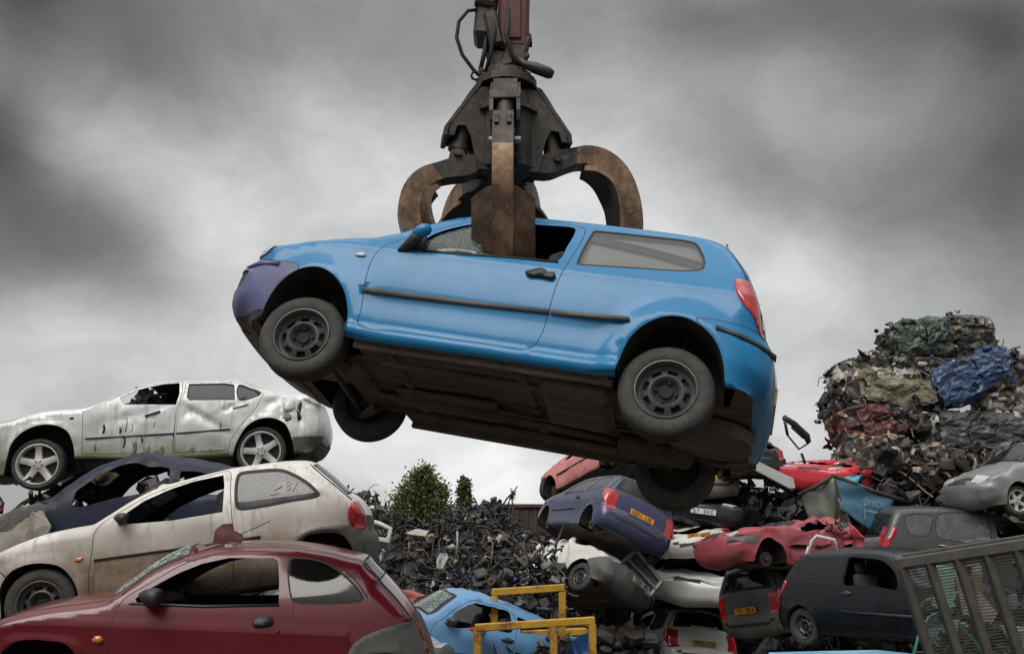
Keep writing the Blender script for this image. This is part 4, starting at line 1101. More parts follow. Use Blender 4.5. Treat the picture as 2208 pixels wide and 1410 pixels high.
silver_spec=dict(outline=s_outline,width=WS,arches=[saf,sar],paint=SILVER,h=.05,crumple=scrum,flare=.02,
 dents=[(.62,.72,.30,.045,.035,-32),(.45,.76,.10,.06,.03,0),(.95,.80,.12,.03,.025,25),(-.2,.78,.25,.05,.02,15),(1.78,.66,.05,.14,.05,0),(1.45,.84,.12,.06,.03,40),(-.65,.62,.12,.10,.02,0)],
 cut=[('door_window',[(-.40,1.0),(-.215,1.085),(.10,1.138),(.30,1.138),(.325,1.0),(.30,.875),(-.336,.917)],dict(open=True,win=True,raw=True)),
  ('rear_door_window',[(.415,1.118),(.851,1.097),(.970,1.070),(1.0,.883),(.455,.914),(.42,.95)],dict(mat=BLACKGL,off=-.012,trim=.012,win=True,raw=True)),
  ('quarter_window',[(1.021,1.061),(1.166,1.016),(1.3,.939),(1.245,.899),(1.043,.880)],dict(mat=BLACKGL,off=-.012,trim=.012,win=True)),
  ('tail_light',[(1.79,.845),(1.86,.885),(1.96,.90),(2.1,.83),(2.1,.72),(2.02,.74),(1.93,.775)],dict(mat=LCLEAR,off=.008,skirt=.02)),
  ('fuel_flap',[(1.555,.775),(1.58,.83),(1.64,.845),(1.70,.80),(1.70,.74),(1.64,.71),(1.58,.72)],dict(off=.012,skirt=.03)),
  ('bumper_lip',[(1.66,.1),(1.70,.43),(2.3,.43),(2.3,.1)],dict(mat=GREYPL,raw=True)),
 ],
 panels=[('door',sd1,dict(raw=True)),('rear_door',sd2,dict(name='door',raw=True))],
 patch_regions=[('bumper_lip',('rear_bumper',),lambda x,y,z:z<.43,GREYPL),('tail_light',('tailgate',),lambda x,y,z:abs(y)>.45,LRED),('headlight',('hood','front_bumper'),lambda x,y,z:.60<z<.77 and abs(y)>.35,LCLEAR)],
 skip=('windscreen',),
 applied=[('rubbing_strip',[(-.765,.562),(-.765,.548),(.31,.540),(.31,.556)],dict(mat=BLACKPL,off=.010,raw=True,on='door')),('rubbing_strip',[(.338,.556),(.338,.540),(.97,.550),(.97,.566)],dict(mat=BLACKPL,off=.010,raw=True,on='rear_door')),
  ('door_handle',[(-.06,.775),(.12,.815),(.125,.80),(-.055,.758)],dict(mat=BLACKPL,off=.02,raw=True,on='door')),('door_handle',[(.98,.80),(1.16,.835),(1.165,.82),(.985,.783)],dict(mat=SILVER,off=.02,raw=True,on='rear_door')),
  ('side_repeater',[(-.99,.795),(-.96,.81),(-.93,.805),(-.95,.785)],dict(mat=BLACKPL,off=.008)),
  *[('gash',ribbon([(x,z0),(x+.012,(z0+z1)/2),(x-.004,z1)],w),dict(mat=BLACKPL,off=.0015,raw=True,sides=(-1,))) for x,z0,z1,w in((-.55,.60,.70,.030),(-.344,.59,.65,.026),(-.277,.60,.77,.010),(-.637,.36,.49,.012),(-.283,.43,.545,.022),(-.07,.47,.53,.024),(-.20,.60,.68,.008),(.06,.63,.72,.008),(.85,.57,.64,.012))],
  *[('moss_stain',ribbon([(x,z0),(x+.02,(z0+z1)/2),(x,z1)],w),dict(mat=MOSS,off=.001,raw=True,sides=(-1,))) for x,z0,z1,w in((-.16,.33,.50,.05),(-.02,.33,.44,.09),(.14,.33,.40,.12),(.5,.32,.37,.16),(.75,.32,.36,.18))],
  ('torn_hole',[(1.745,.60),(1.725,.70),(1.735,.80),(1.765,.86),(1.785,.80),(1.77,.70),(1.79,.62)],dict(mat=BLACKPL,off=.0015,raw=True,sides=(-1,))),
  ('torn_hole',[(1.60,.69),(1.56,.64),(1.62,.60),(1.68,.63),(1.66,.68)],dict(mat=plain('scraped_metal',(.22,.17,.15),.6,.2,.4,20,.2),off=.0015,raw=True,sides=(-1,))),
  ('sill_cover',[(-.86,.372),(-.86,.335),(.2,.275),(.97,.265),(.97,.315),(.2,.325)],dict(mat=paint('mossy_sill',(.16,.165,.09),.6,(.05,.055,.02),.7,coat=0.),off=.010,raw=True))],
 floor=(-.7,1.35,.36),
 wheels=[((-1.3375,-.74,.305,'alloy',.322,.205,.245),dict(spin=4)),((1.3375,-.74,.305,'alloy',.322,.205,.245),dict(spin=-8)),((-1.3375,.74,.305,'alloy',.322,.205,.245),{}),((1.3375,.74,.305,'alloy',.322,.205,.245),{})])
silver=empty('saloon_car','dirty silver saloon with dented flank on top of the left pile, five spoke alloy wheels','car',ypr(8,-2.5,0,(-4.678,13.165,2.140)))
silver_spec=remap_spec(silver_spec,SILVER_H,1.14,.99)
build_car(silver,silver_spec)
seat(silver,.1,-.38,.55,SEATC);seat(silver,.0,.38,.55,SEATC);seat(silver,1.0,0,.55,SEATC,True)
mb=MB(); rr=random.Random(5)
for k in range(16):
    x=rr.uniform(-.42,-.05); mb.box((x,rr.uniform(-.7,-.35),1.02+.33*(x+.42)+rr.uniform(-.05,.12)),(rr.uniform(.03,.14),rr.uniform(.02,.05),rr.uniform(.04,.20)),Matrix.Rotation(rr.uniform(-1,1),3,'Y')@Matrix.Rotation(rr.uniform(-1,1),3,'X'),k%2,.004)
mb.tube([(-.45,-.72,.99),(-.2,-.68,1.09),(.0,-.62,1.17),(.15,-.6,1.2)],.025,6); mb.tube([(-.12,-.6,1.1),(-.14,-.6,1.26),(-.09,-.6,1.285)],.014,6)
mb.tube([(-.80,-.72,.93),(-.6,-.74,1.0),(-.46,-.72,.98),(-.6,-.72,.92)],[.01,.04,.04,.01],8)
mb.build('torn_pillar_trim',[BLACKPL,GREYPL],silver)
vs=[];fs=[]
for j in range(9):
    for i in range(17):
        x=-.50+.9*i/16; z=.80+(.36+.10*min(1,max(0,(x+.5)/.4)))*j/8; vs.append(Vector((x,-.15,z))+noise.noise_vector(Vector((x*4,z*4,3)))*.09)
for j in range(8):
    for i in range(16): k=j*17+i; fs.append((k,k+1,k+18,k+17))
mobj('hanging_headlining',vs,fs,[CABIN],silver,None,False)

WHITE=paint('grimy_white_paint',(.76,.745,.70),.45,(.26,.20,.13),.42,streak=.72,mud=(.16,.115,.07),mudz=(.44,.92),coat=.25)
WMUD=plain('mud_caked_door',(.19,.145,.10),.85,0,.4,8,.4,.01,second=(.33,.27,.20),spots=(.45,.75))
w_outline=[('underbody',[(-1.62,.2),(-.9,.17),(0,.17),(.95,.17),(1.4,.2)]),('rear_bumper',[(1.50,.27),(1.555,.40),(1.562,.50),(1.53,.58)]),('tailgate',[(1.53,.70),(1.505,.76),(1.46,.83)]),('rear_window',[(1.39,.89),(1.23,1.06)]),
 ('roof',[(1.09,1.195),(1.04,1.225),(.87,1.247),(.72,1.25),(.49,1.245),(.34,1.24),(.16,1.215),(-.05,1.185)]),('windscreen',[(-.27,1.14),(-.48,1.05),(-.68,.94)]),('hood',[(-.81,.88),(-1.05,.86),(-1.27,.835),(-1.6,.735),(-1.72,.68)]),('front_bumper',[(-1.80,.6),(-1.83,.48),(-1.82,.32),(-1.75,.22)])]
WW=[(.05,.70),(.1,.74),(.2,.76),(.35,.79),(.6,.805),(.8,.795),(.95,.76),(1.1,.69),(1.25,.61),(1.36,.55),(1.5,.47)]
waf=[(-1.545,.0),(-1.55,.3),(-1.539,.46),(-1.449,.569),(-1.318,.611),(-1.176,.606),(-1.046,.565),(-.953,.466),(-.904,.355),(-.895,.2),(-.895,.0)]
war=[(.86,.0),(.87,.25),(.893,.42),(.94,.51),(1.023,.58),(1.129,.593),(1.274,.575),(1.345,.527),(1.393,.444),(1.418,.36),(1.43,.2),(1.43,.0)]
wclad=[(.83,.50),(.866,.545),(.985,.605),(1.097,.635),(1.242,.640),(1.37,.632),(1.436,.60),(1.7,.57),(1.7,.0),(1.40,.0),(1.43,.2),(1.415,.36),(1.38,.46),(1.335,.54),(1.27,.585),(1.13,.603),(1.02,.585),(.93,.515),(.88,.43)]
wdoor=[(-.78,.69),(-.77,.24),(.36,.24),(.40,.40),(.405,.69),(.395,.87),(.385,1.05),(.37,1.215),(.15,1.195),(-.07,1.155),(-.30,1.09),(-.52,.985),(-.70,.885),(-.76,.82)]
white_spec=dict(outline=w_outline,width=WW,arches=[waf,war],paint=WHITE,h=.055,flare=.012,
 dents=[(-1.62,.62,.10,.15,.03,20),(.2,.68,.3,.1,.008,0)],
 cut=[('door_window',[(-.507,.853),(-.497,.951),(-.351,1.039),(-.134,1.116),(.064,1.163),(.315,1.187),(.328,1.098),(.317,.862),(.089,.851),(-.111,.839)],dict(open=True,win=True,raw=True)),
  ('quarter_window',[(.426,1.15),(.456,1.195),(.618,1.203),(.805,1.189),(.884,1.159),(1.037,1.056),(1.135,.953),(1.155,.912),(1.125,.892),(.891,.877),(.673,.859),(.467,.859),(.432,.885)],dict(mat=GLASSDUST,off=-.004,trim=.028,win=True)),
  ('tail_light',[(1.44,.83),(1.50,.80),(1.6,.72),(1.6,.60),(1.479,.578),(1.432,.595),(1.388,.651),(1.385,.739),(1.405,.815)],dict(mat=LRED,off=.012,skirt=.02)),
  ('wheel_arch_trim',wclad,dict(mat=GREYPL,off=.018,skirt=.03)),
  ('lower_door_mud',[(-.762,.575),(-.762,.25),(.30,.25),(.17,.595)],dict(mat=WMUD,off=.002,raw=True,name='door_skin',sides=(-1,)))],
 panels=[('door',wdoor,{})],
 patch_mats={'rear_bumper':GREYPL},
 patch_regions=[('headlight',('hood','front_bumper'),lambda x,y,z:.52<z<.68 and abs(y)>.35,LCLEAR),('tail_light',('tailgate',),lambda x,y,z:abs(y)>.52 and z<.83,LRED)],
 applied=[('rubbing_strip',[(-.762,.592),(-.762,.572),(.175,.592),(.375,.604),(.375,.624),(.175,.612)],dict(mat=BLACKPL,off=.010,raw=True,on='door')),('rubbing_strip',[(.425,.628),(.425,.606),(.633,.606),(.633,.628)],dict(mat=BLACKPL,off=.012,raw=True)),
  ('scratch',ribbon([(.45,.655),(.60,.70),(.72,.74)],.006),dict(mat=BLACKPL,off=.001,raw=True,sides=(-1,))),
  ('shut_line',ribbon([(1.07,1.20),(1.22,1.045),(1.42,.845)],.010),dict(mat=RUBBER,off=.0025,raw=True)),
  ('shut_line',ribbon([(-1.72,.60),(-1.55,.575),(-1.50,.53)],.008),dict(mat=RUBBER,off=.0025,raw=True)),
  ('side_repeater',[(-.93,.60),(-.90,.62),(-.85,.615),(-.86,.595),(-.90,.585)],dict(mat=LAMBER,off=.006))],
 floor=(-.7,1.0,.3),
 wheels=[((-1.2215,-.70,.28,'steel',.283,.165,.178),dict(spin=15)),((-1.2215,.70,.28,'steel',.283,.165,.178),{}),((1.2215,.70,.28,'steel',.283,.165,.178),{})])
white=empty('hatchback_car','grimy cream white three door hatchback tilted nose down behind the red car','car',ypr(*WHITE_P[:3],WHITE_P[3:]))
white_old=white_spec
white_spec=remap_spec(white_spec,WHITE_H)
build_car(white,white_spec)
for s in(-1,1): mirror(white,-.50,s*.73,.90,BLACKPL,s,BLACKPL,.75)
seat(white,-.05,-.36,.45,SEATC);seat(white,-.05,.36,.45,SEATC);seat(white,.75,0,.45,SEATC,True)

RED=paint('faded_dark_red_paint',(.115,.0025,.010),.05,(.22,.06,.06),.18,coat=.6,fade=.03,spec=.35)
k_outline=[('underbody',[(-1.62,.2),(-.9,.17),(.9,.17),(1.35,.2)]),('rear_bumper',[(1.46,.27),(1.50,.42),(1.48,.55),(1.44,.66),(1.39,.76)]),('tailgate',[(1.345,.83),(1.245,.945)]),('rear_window',[(1.09,1.09),(.985,1.185)]),
 ('roof',[(.955,1.222),(.85,1.243),(.69,1.275),(.46,1.297),(.3,1.30),(0,1.285),(-.1,1.278)]),('windscreen',[(-.30,1.215),(-.43,1.16),(-.55,1.085),(-.67,.985)]),('hood',[(-.79,.9),(-.94,.865),(-1.14,.835),(-1.34,.79),(-1.53,.715),(-1.63,.65)]),('front_bumper',[(-1.72,.55),(-1.74,.4),(-1.70,.27)])]
WK=[(.05,.70),(.1,.74),(.2,.76),(.35,.80),(.6,.82),(.8,.80),(.95,.745),(1.1,.67),(1.25,.59),(1.36,.53),(1.5,.46)]
kaf=[(-1.50,.0),(-1.505,.35),(-1.47,.50),(-1.368,.594),(-1.256,.616),(-1.151,.614),(-1.033,.602),(-.959,.556),(-.915,.48),(-.885,.35),(-.88,.0)]
kar=[(.90,.0),(.90,.30),(.94,.45),(1.02,.555),(1.093,.599),(1.184,.614),(1.295,.592),(1.40,.52),(1.46,.42),(1.48,.30),(1.49,.0)]
kclad=[(.86,.0),(.875,.40),(.895,.56),(.925,.645),(.983,.704),(1.103,.763),(1.243,.808),(1.34,.822),(1.60,.80),(1.6,.0)]
kdoor=[(-.714,.45),(-.70,.25),(.48,.25),(.53,.45),(.534,.554),(.50,.894),(.455,1.07),(.405,1.25),(.30,1.262),(-.02,1.25),(-.21,1.20),(-.36,1.13),(-.49,1.04),(-.60,.965),(-.649,.932),(-.70,.871),(-.723,.785),(-.734,.699)]
red_spec=dict(outline=k_outline,width=WK,arches=[kaf,kar],paint=RED,h=.03,ostep=.013,K=26,flare=.006,
 feature=lambda x,z:.010*np.exp(-((z-.72)/.05)**2)*(x<.9)-.010*np.exp(-((z-.52)/.09)**2)*(x>-.9)*(x<.9),
 cut=[('door_window',[(-.60,.905),(-.568,.940),(-.449,1.022),(-.329,1.094),(-.185,1.160),(-.008,1.206),(.314,1.218),(.346,1.197),(.376,1.061),(.394,.909),(-.115,.880),(-.58,.878)],dict(open=True,win=True,raw=True)),
  ('quarter_window',[(.425,1.215),(.516,1.230),(.67,1.208),(.794,1.147),(.905,1.065),(.974,.989),(.982,.958),(.957,.942),(.506,.919),(.478,.94)],dict(mat=glass('green_tinted_glass',(.30,.35,.34),.03),off=-.004,trim=.012,win=True)),
  ('tail_light',[(1.375,.80),(1.42,.80),(1.6,.68),(1.6,.56),(1.47,.58),(1.42,.70)],dict(mat=LRED,off=.022,skirt=.03)),
  ('wheel_arch_trim',kclad,dict(mat=GREYPL,off=.016,skirt=.03,name='bumper_corner'))],
 panels=[('door',kdoor,{})],
 patch_mats={'rear_bumper':GREYPL,'windscreen':CRAZED,'front_bumper':GREYPL,'rear_window':GLASSDARK},
 patch_regions=[('tail_light',('rear_bumper','tailgate'),lambda x,y,z:.56<z<.80 and abs(y)>.5,LRED)],
 skip=('front_bumper',),
 applied=[('door_handle',[(.236,.765),(.245,.81),(.27,.824),(.345,.826),(.37,.812),(.375,.785),(.345,.765)],dict(mat=BLACKPL,off=.02,on='door')),
  ('lock_button',[(.40,.725),(.41,.745),(.425,.745),(.43,.73),(.415,.715)],dict(mat=BLACKPL,off=.006)),
  ('side_repeater',[(-.84,.635),(-.82,.655),(-.79,.657),(-.765,.64),(-.77,.62),(-.80,.607),(-.83,.615)],dict(mat=LAMBER,off=.014)),
  ('window_seal',[(-.64,.868),(-.115,.866),(.40,.896),(.40,.912),(-.115,.883),(-.62,.882)],dict(mat=BLACKPL,off=.006,raw=True,on='door')),
  ('arch_lip',ribbon([(-1.50,.42),(-1.46,.535),(-1.368,.618),(-1.256,.642),(-1.151,.640),(-1.033,.628),(-.945,.578),(-.895,.49),(-.87,.38)],.045),dict(mat=paint('bare_red_arch',(.10,.015,.02),.5,(.25,.15,.13),.6,coat=0.,rust=.5),off=-.002,sink=.02,raw=True)),
  ('shut_line',ribbon([(-.70,.93),(-.66,.975),(-.55,1.075),(-.43,1.15),(-.30,1.205)],.007),dict(mat=RUBBER,off=.0025,raw=True)),
  ('shut_line',ribbon([(.46,1.27),(.60,1.245),(.78,1.185),(.93,1.07),(1.01,.97)],.006),dict(mat=RUBBER,off=.0025,raw=True)),
  ('shut_line',ribbon([(.97,1.215),(1.08,1.095),(1.24,.945),(1.335,.835)],.008),dict(mat=RUBBER,off=.0025,raw=True))],
 floor=(-.65,1.0,.3),
 wheels=[((-1.224,-.70,.22,'steel',.27,.16,.17),{}),((1.224,-.71,.27,'steel',.275,.16,.178),{}),((-1.224,.70,.27,'steel',.27,.16,.17),{}),((1.224,.71,.27,'steel',.275,.16,.178),{})])
red=empty('hatchback_car','dark red three door hatchback with grey plastic rear corner in the left foreground','car',ypr(*KA_P[:3],(KA_P[3],KA_P[4],KA_P[5]-.03)))
red_spec=remap_spec(red_spec,KA_H)
build_car(red,red_spec)
for s in(-1,1): mirror(red,-.46,s*.755,.935,BLACKPL,s)
seat(red,.12,-.34,.45,SEATC);seat(red,.12,.34,.45,SEATC);seat(red,.45,0,.45,SEATC,True)
mb=MB(); mb.box((.86,0,.86),(.42,1.15,.04),None,0,.012); mb.box((.62,.1,.93),(.18,1.1,.22),Matrix.Rotation(.5,3,'Y'),0,.04); mb.build('parcel_shelf',[CABIN],red)
PINK_T= (2.11, 22.2, 2.57)
SILF_T= (10.39, 19.25, 2.2)
MPV_T= (8.68, 19.01, 0.41)
SQ1_T= (4.03, 22.03, 0.12)
SQ2_T= (3.64, 22.35, 1.1)
SQ3_T= (4.51, 22.65, 1.7)
SQ4_T= (3.9, 22.74, 2.23)
SQ5_T= (7.21, 22.26, 2.52)
SQ6_T= (4.48, 22.39, 2.74)
BALES=[
('bottle green topped bale on the very top of the bale stack', (10.0, 23.6, 6.34), (1.61, 1.3, 1.03), (0, -9, 0))
  +([2,3,2,.6,.2,.05,.2,0,0,0,5,.3],1,'g'),
('dark shaggy bale end to the right of the bottle green bale', (11.32, 23.9, 6.37), (1.1, 1.3, 1.34), (0, 12, 0))
  +([3,4.5,3.6,1.3,.7,.25,.3,.1,.05,.05,.2,.1],2,''),
('thin black flattened bale below the bottle green bale', (10.15, 23.4, 5.7), (2.49, 1.3, 0.44), (0, -2, 0))
  +([3,4.5,3.6,1.3,.7,.25,.3,.1,.05,.05,.2,.1],3,''),
('dark sloping bale at the upper left shoulder of the bale stack', (8.61, 23.8, 5.63), (1.32, 1.3, 0.69), (0, -16, 0))
  +([3,4.5,3.6,1.3,.7,.25,.3,.1,.05,.05,.2,.1],4,''),
('olive and cream bale at the left of the bale stack', (8.85, 23.3, 5.13), (2.19, 1.3, 0.88), (0, 2, 0))
  +([1.5,2,1.5,2,1.6,.5,2,0,0,0,.3,4],5,'o'),
('royal blue bale slanting up across the middle of the bale stack', (10.84, 23.2, 5.34), (1.96, 1.3, 1.0), (0, -20, 0))
  +([1.5,2,1.5,.6,.3,.1,.2,0,.6,5,.6,.1],6,'b'),
('black tangled bale at the right end of the bale stack beside the blue one', (12.23, 23.7, 5.57), (0.97, 1.3, 0.96), (0, 0, 0))
  +([3,4.5,3.6,1.3,.7,.25,.3,.1,.05,.05,.2,.1],7,''),
('pale tan bale at the right below the royal blue bale', (11.83, 23.3, 4.76), (1.17, 1.3, 0.7), (0, 3, 0))
  +([.8,1,1,2,3,1.5,3.5,.1,0,0,.1,.6],8,''),
('black end bale at the far left under the olive and cream bale', (7.92, 23.6, 4.77), (0.59, 1.3, 0.65), (0, 10, 0))
  +([3,4.5,3.6,1.3,.7,.25,.3,.1,.05,.05,.2,.1],9,''),
('maroon bale at the left middle of the bale stack', (8.66, 23.2, 4.3), (1.99, 1.3, 0.93), (0, -12, 0))
  +([2.5,3,1.5,2,.4,.1,.5,4,0,0,.1,.2],10,'m'),
('long dark pressed car body right of the maroon bale', (10.86, 23.0, 4.0), (2.63, 1.3, 1.04), (0, 4, 0))
  +([3,4.5,3.6,1.3,.7,.25,.3,.1,.05,.05,.2,.1],11,'d'),
('brown rusty bale at the lower left of the bale stack', (8.48, 23.0, 3.4), (1.69, 1.3, 1.03), (0, -8, 0))
  +([1.2,2,2,3.5,1.6,.8,2.6,.3,.2,.2,.1,.3],12,''),
('brown rusty bale below the long dark pressed car', (9.98, 22.8, 3.19), (1.72, 1.3, 1.08), (0, 8, 0))
  +([1.2,2,2,3.5,1.6,.8,2.6,.3,.2,.2,.1,.3],13,''),
('black bale behind the crumpled silver car at the right edge', (11.73, 23.6, 3.29), (1.67, 1.3, 1.17), (0, 0, 0))
  +([3,4.5,3.6,1.3,.7,.25,.3,.1,.05,.05,.2,.1],14,''),
]
CAGE_A=(2.80,7.2,1.25); CAGE_B=(1.25,-1.27,.27)
# ------------------------------------------------------------------ ground, further cars
GROUND=plain('yard_mud',(.075,.062,.05),.9,0,.4,.8,.5,.05,second=(.13,.11,.09),spots=(.45,.7))
def terrain():
    n=70;vs=[];fs=[]
    def hgt(x,y):
        bk=max(0,min(1,(-y-3.)/3.)); bk=bk*bk*(3-2*bk)*3.4*(1+.25*noise.noise(Vector((x*.25,y*.1,4))))  # bk: unseen bank added behind the camera to darken reflections in the car flanks
        a=math.exp(-(max(0,abs(x+5.5)-4.2)/1.6)**2)*math.exp(-(max(0,abs(y-8.2)-3.6)/1.3)**2)*1.40
        return -1.45+a+bk+.05*noise.noise(Vector((x*.6,y*.6,0)))
    xs=[-1500,-400,-120,-50]+[-24+i*.75 for i in range(65)]+[50,120,400,1500]
    ys=[-60,-30,-14,-9,-7,-6,-5.2,-4.4,-3.6,-2.8]+[-2+i*.75 for i in range(60)]+[60,120,400,2000]
    for y in ys:
        for x in xs: vs.append((x,y,hgt(x,y)))
    m=len(xs)
    for j in range(len(ys)-1):
        for i in range(m-1): fs.append((j*m+i,j*m+i+1,j*m+m+i+1,j*m+m+i))
    tag(mobj('ground',vs,fs,[GROUND]),kind='structure')
terrain()

def crushf(k,seed,amp=.05,zb=.72):
    s=Vector((seed*3.1,seed*1.7,seed*.9))
    def f(v):
        z=v.z
        if z>zb: z=zb+(z-zb)*k
        p=Vector((v.x,v.y,z)); a=amp*(.4+.6*min(1,max(0,(v.z-.25)/.5)))
        f=abs(noise.noise(v*2.7+s*1.3))+.6*abs(noise.noise(v*6.1+s))
        return p+noise.noise_vector(v*2.1+s)*a*.8+noise.noise_vector(v*5.5+s)*a*.4+Vector((noise.noise(v*1.3+s),noise.noise(v*1.3-s),noise.noise(v*1.1+s*2)))*(.32-f)*a*2.6
    return f
def gen_car(root,pnt,h=.075,crush=None,glass_side='quarter',rearglass=GLASSDARK,screen=GLASSDARK,front_mat=None,rear_mat=None,wheels=(),plates=(),wkind='steel',skip=(),seats=True,dglass=None,qmat=GLASSDARK,lip=True,strip=BLACKPL,lampmat=LRED,outline=None,extra=(),hoodmat=None):
    qw=('quarter_window',hrwin,dict(mat=qmat,off=-.004,trim=.02,win=True)) if glass_side else ('quarter_window',hrwin,dict(open=True,win=True))
    sp=dict(outline=outline or hero_outline,width=WIDTH,arches=[archf,archr],paint=pnt,h=h,ostep=.06,K=12,gap=.008,deform=crush,
     edge={'front_bumper':(.30,.28,.09),'hood':(.075,.11,.04)},
     cut=[('door_window',hwin,dict(mat=dglass,off=-.006,trim=.016,win=True) if dglass else dict(open=True,win=True)),qw,('tail_light',htail,dict(mat=lampmat,off=.008,skirt=.02 if crush is None else 0))]+([('front_bumper_side',hfb,dict(mat=front_mat,name='bumper_corner'))] if front_mat else [])+([('rear_bumper_side',hrb,dict(mat=rear_mat,name='bumper_corner'))] if rear_mat else [])+list(extra),
     panels=[('door',hdoor,{})]+([] if rear_mat else [('rear_bumper_side',hrb,dict(name='bumper_corner'))]),
     patch_mats={k:v for k,v in (('front_bumper',front_mat or pnt),('rear_bumper',rear_mat or pnt),('windscreen',screen),('rear_window',rearglass),('hood',hoodmat)) if v},
     patch_regions=[('headlight',('hood','front_bumper'),lambda x,y,z:.672<z<.80 and x<-1.60 and abs(y)>.30,LCLEAR),
       ('grille',('hood','front_bumper'),lambda x,y,z:.66<z<.76 and x<-1.60 and abs(y)<.28,BLACKPL),
       ('tail_light',('tailgate','rear_bumper'),lambda x,y,z:.64<z<.955 and abs(y)>.56,lampmat),
       ('bumper_strip',('rear_bumper',),lambda x,y,z:.49<z<.535,strip)],
     applied=[('rubbing_strip',[(-.842,.530),(-.838,.494),(-.10,.504),(.411,.517),(.413,.553),(-.10,.542)],dict(mat=strip,off=.014,raw=True,on='door')),
       ('shut_line',ribbon([(1.385,1.35),(1.45,1.22),(1.57,.97)],.012),dict(mat=RUBBER,off=.0025,raw=True)),
       ('door_handle',[(.195,.795),(.245,.818),(.285,.836),(.345,.822),(.397,.795),(.385,.772),(.225,.772)],dict(mat=BLACKPL,off=.02,on='door'))],
     skip=skip,floor=(-.75,1.25,.30),
     wheels=[((x*1.2035,s*.69,.28,wkind,.287,.175,.195 if wkind!='steel' else .178),dict(spin=17*x)) for x,s in wheels])
    c,m=build_car(root,sp)
    for end,mat,txt in plates:
        if end=='rear': p=Vector((1.79,0,.735)); R=Matrix.Rotation(R_(90),4,'Z')@Matrix.Rotation(R_(-14),4,'X')
        else: p=Vector((-2.03,0,.47)); R=Matrix.Rotation(R_(-90),4,'Z')
        if crush: p=crush(p)+Vector((.02 if end=='rear' else -.02,0,0))
        add_plate(root,'number_plate',Matrix.Translation(p)@R,mat,txt)
    if seats:
        for s in(-1,1): seat(root,-.05,s*.36,.45,SEATC)
        seat(root,.80,0,.46,SEATC,True)
    for x,s in ((-1,-1),(-1,1),(1,-1),(1,1)):
        if (x,s) in wheels: continue
        mb=MB(); mb.tube([(x*1.2035,s*.50,.30),(x*1.2035,s*.66,.29)],[.11,.12],14); mb.tube([(x*1.2035,s*.66,.29),(x*1.2035,s*.70,.29)],[.05,.035],10); mb.tube([(x*1.2035,s*.5,.33),(x*1.19,s*.47,.58)],.04,8); mb.tube([(x*1.2,0,.26),(x*1.2,s*.5,.27)],.035,8)
        mb.build('bare_hub',[UNDER2],root)
    return c

NAVY=paint('dusty_navy_paint',(.006,.010,.030),.10,(.10,.10,.10),.45,coat=.12,fade=.0,spec=.25)
navy=empty('hatchback_car','dusty navy hatchback squashed between the silver saloon and the cream car','car',ypr(4,-7,0,(-4.02,11.3,1.02)))
nf_=crushf(.93,4,.03)
def navyf(v):
    q=nf_(v)
    if v.z>.8: q.z-=max(0,v.x-.05)*.30*min(1,(v.z-.8)/.3)
    return q
gen_car(navy,NAVY,crush=navyf,wheels=[(-1,-1),(1,-1),(1,1),(-1,1)],screen=GLASSDARK,glass_side=None,extra=[('front_wing',[(-.88,.60),(-.84,.93),(-1.0,.99),(-1.9,.80),(-1.9,.60),(-1.36,.64)],dict(mat=plain('dirt_grey_wing',(.065,.062,.058),.75,0,.3,6,.2,second=(.13,.12,.105)),raw=True,name='front_wing'))],skip=('hood',))

INDIGO=paint('indigo_blue_paint',(.019,.025,.080),.25,(.17,.17,.20),.28,coat=.6,fade=.02,streak=.15)
o=empty('hatchback_car','indigo blue hatchback slumped sideways on the right pile, amber rear number plate showing','car',ypr(-71.81,1.47,-25.3,(1.6,20.36,1.36)))
gen_car(o,INDIGO,dglass=GLASSDARK,wheels=[(1,1),(-1,1)],plates=[('rear',PLATEO,'K641 LNE')],rearglass=GLASSDARK)
PINK=paint('sun_faded_pink_paint',(.58,.17,.16),.35,(.62,.36,.32),.5,coat=.15,fade=.2)
o=empty('hatchback_car','sun faded pink car shell tilted on top of the indigo hatchback','car',ypr(-60,-13,-14,PINK_T))
gen_car(o,PINK,crush=crushf(.72,2,.04),wheels=[],rear_mat=BLACKPL,front_mat=BLACKPL,plates=[])
CREAM=paint('cracked_cream_paint',(.62,.61,.57),.30,(.33,.30,.25),.4,streak=.2,coat=.3)
o=empty('hatchback_car','cream white crashed car with grey front bumper sliding nose first off the right pile','car',ypr(136.68,1.81,26.38,(.79,20.08,.26)))
cf_=crushf(1.,6,.05)
def creamf(v):
    q=cf_(v); b=max(0,v.x+.75); q.x-=b*.62; q.z-=max(0,v.z-.9)*min(1,b)*.55; q+=noise.noise_vector(v*3.5)*.13*min(1,b); return q
gen_car(o,CREAM,crush=creamf,wheels=[(-1,1)],seats=False,front_mat=GREYPL,plates=[('front',plain('dirty_white_plate',(.30,.30,.29),.5,0,.2),'T358 HRD')],strip=GREYPL)
SLATE=paint('slate_grey_paint',(.085,.09,.095),.35,(.20,.19,.18),.4,streak=.15,coat=.4,metallic=.2)
o=empty('hatchback_car','slate grey hatchback seen from behind with amber number plate and red right lamp','car',ypr(-144.19,19.97,8.08,(5.81,19.23,.23)))
gen_car(o,SLATE,dglass=GLASSDARK,wheels=[(1,1),(-1,1),(1,-1)],plates=[('rear',PLATEO,'Y27 OKA')],rear_mat=GREYPL)
MSILV=paint('pale_silver_paint',(.66,.66,.63),.22,(.26,.24,.21),.4,streak=.2,coat=.4,metallic=.2)
o=empty('hatchback_car','pale silver hatchback at the foot of the right pile with its rear window wiper up','car',ypr(-77.49,-4.99,-6.58,(3.54,22.81,-1.4)))
gen_car(o,MSILV,wheels=[(1,-1),(1,1),(-1,-1),(-1,1)],plates=[('rear',plain('grubby_yellow_plate',(.36,.27,.03),.5,0,.15),'R806 VTB')])
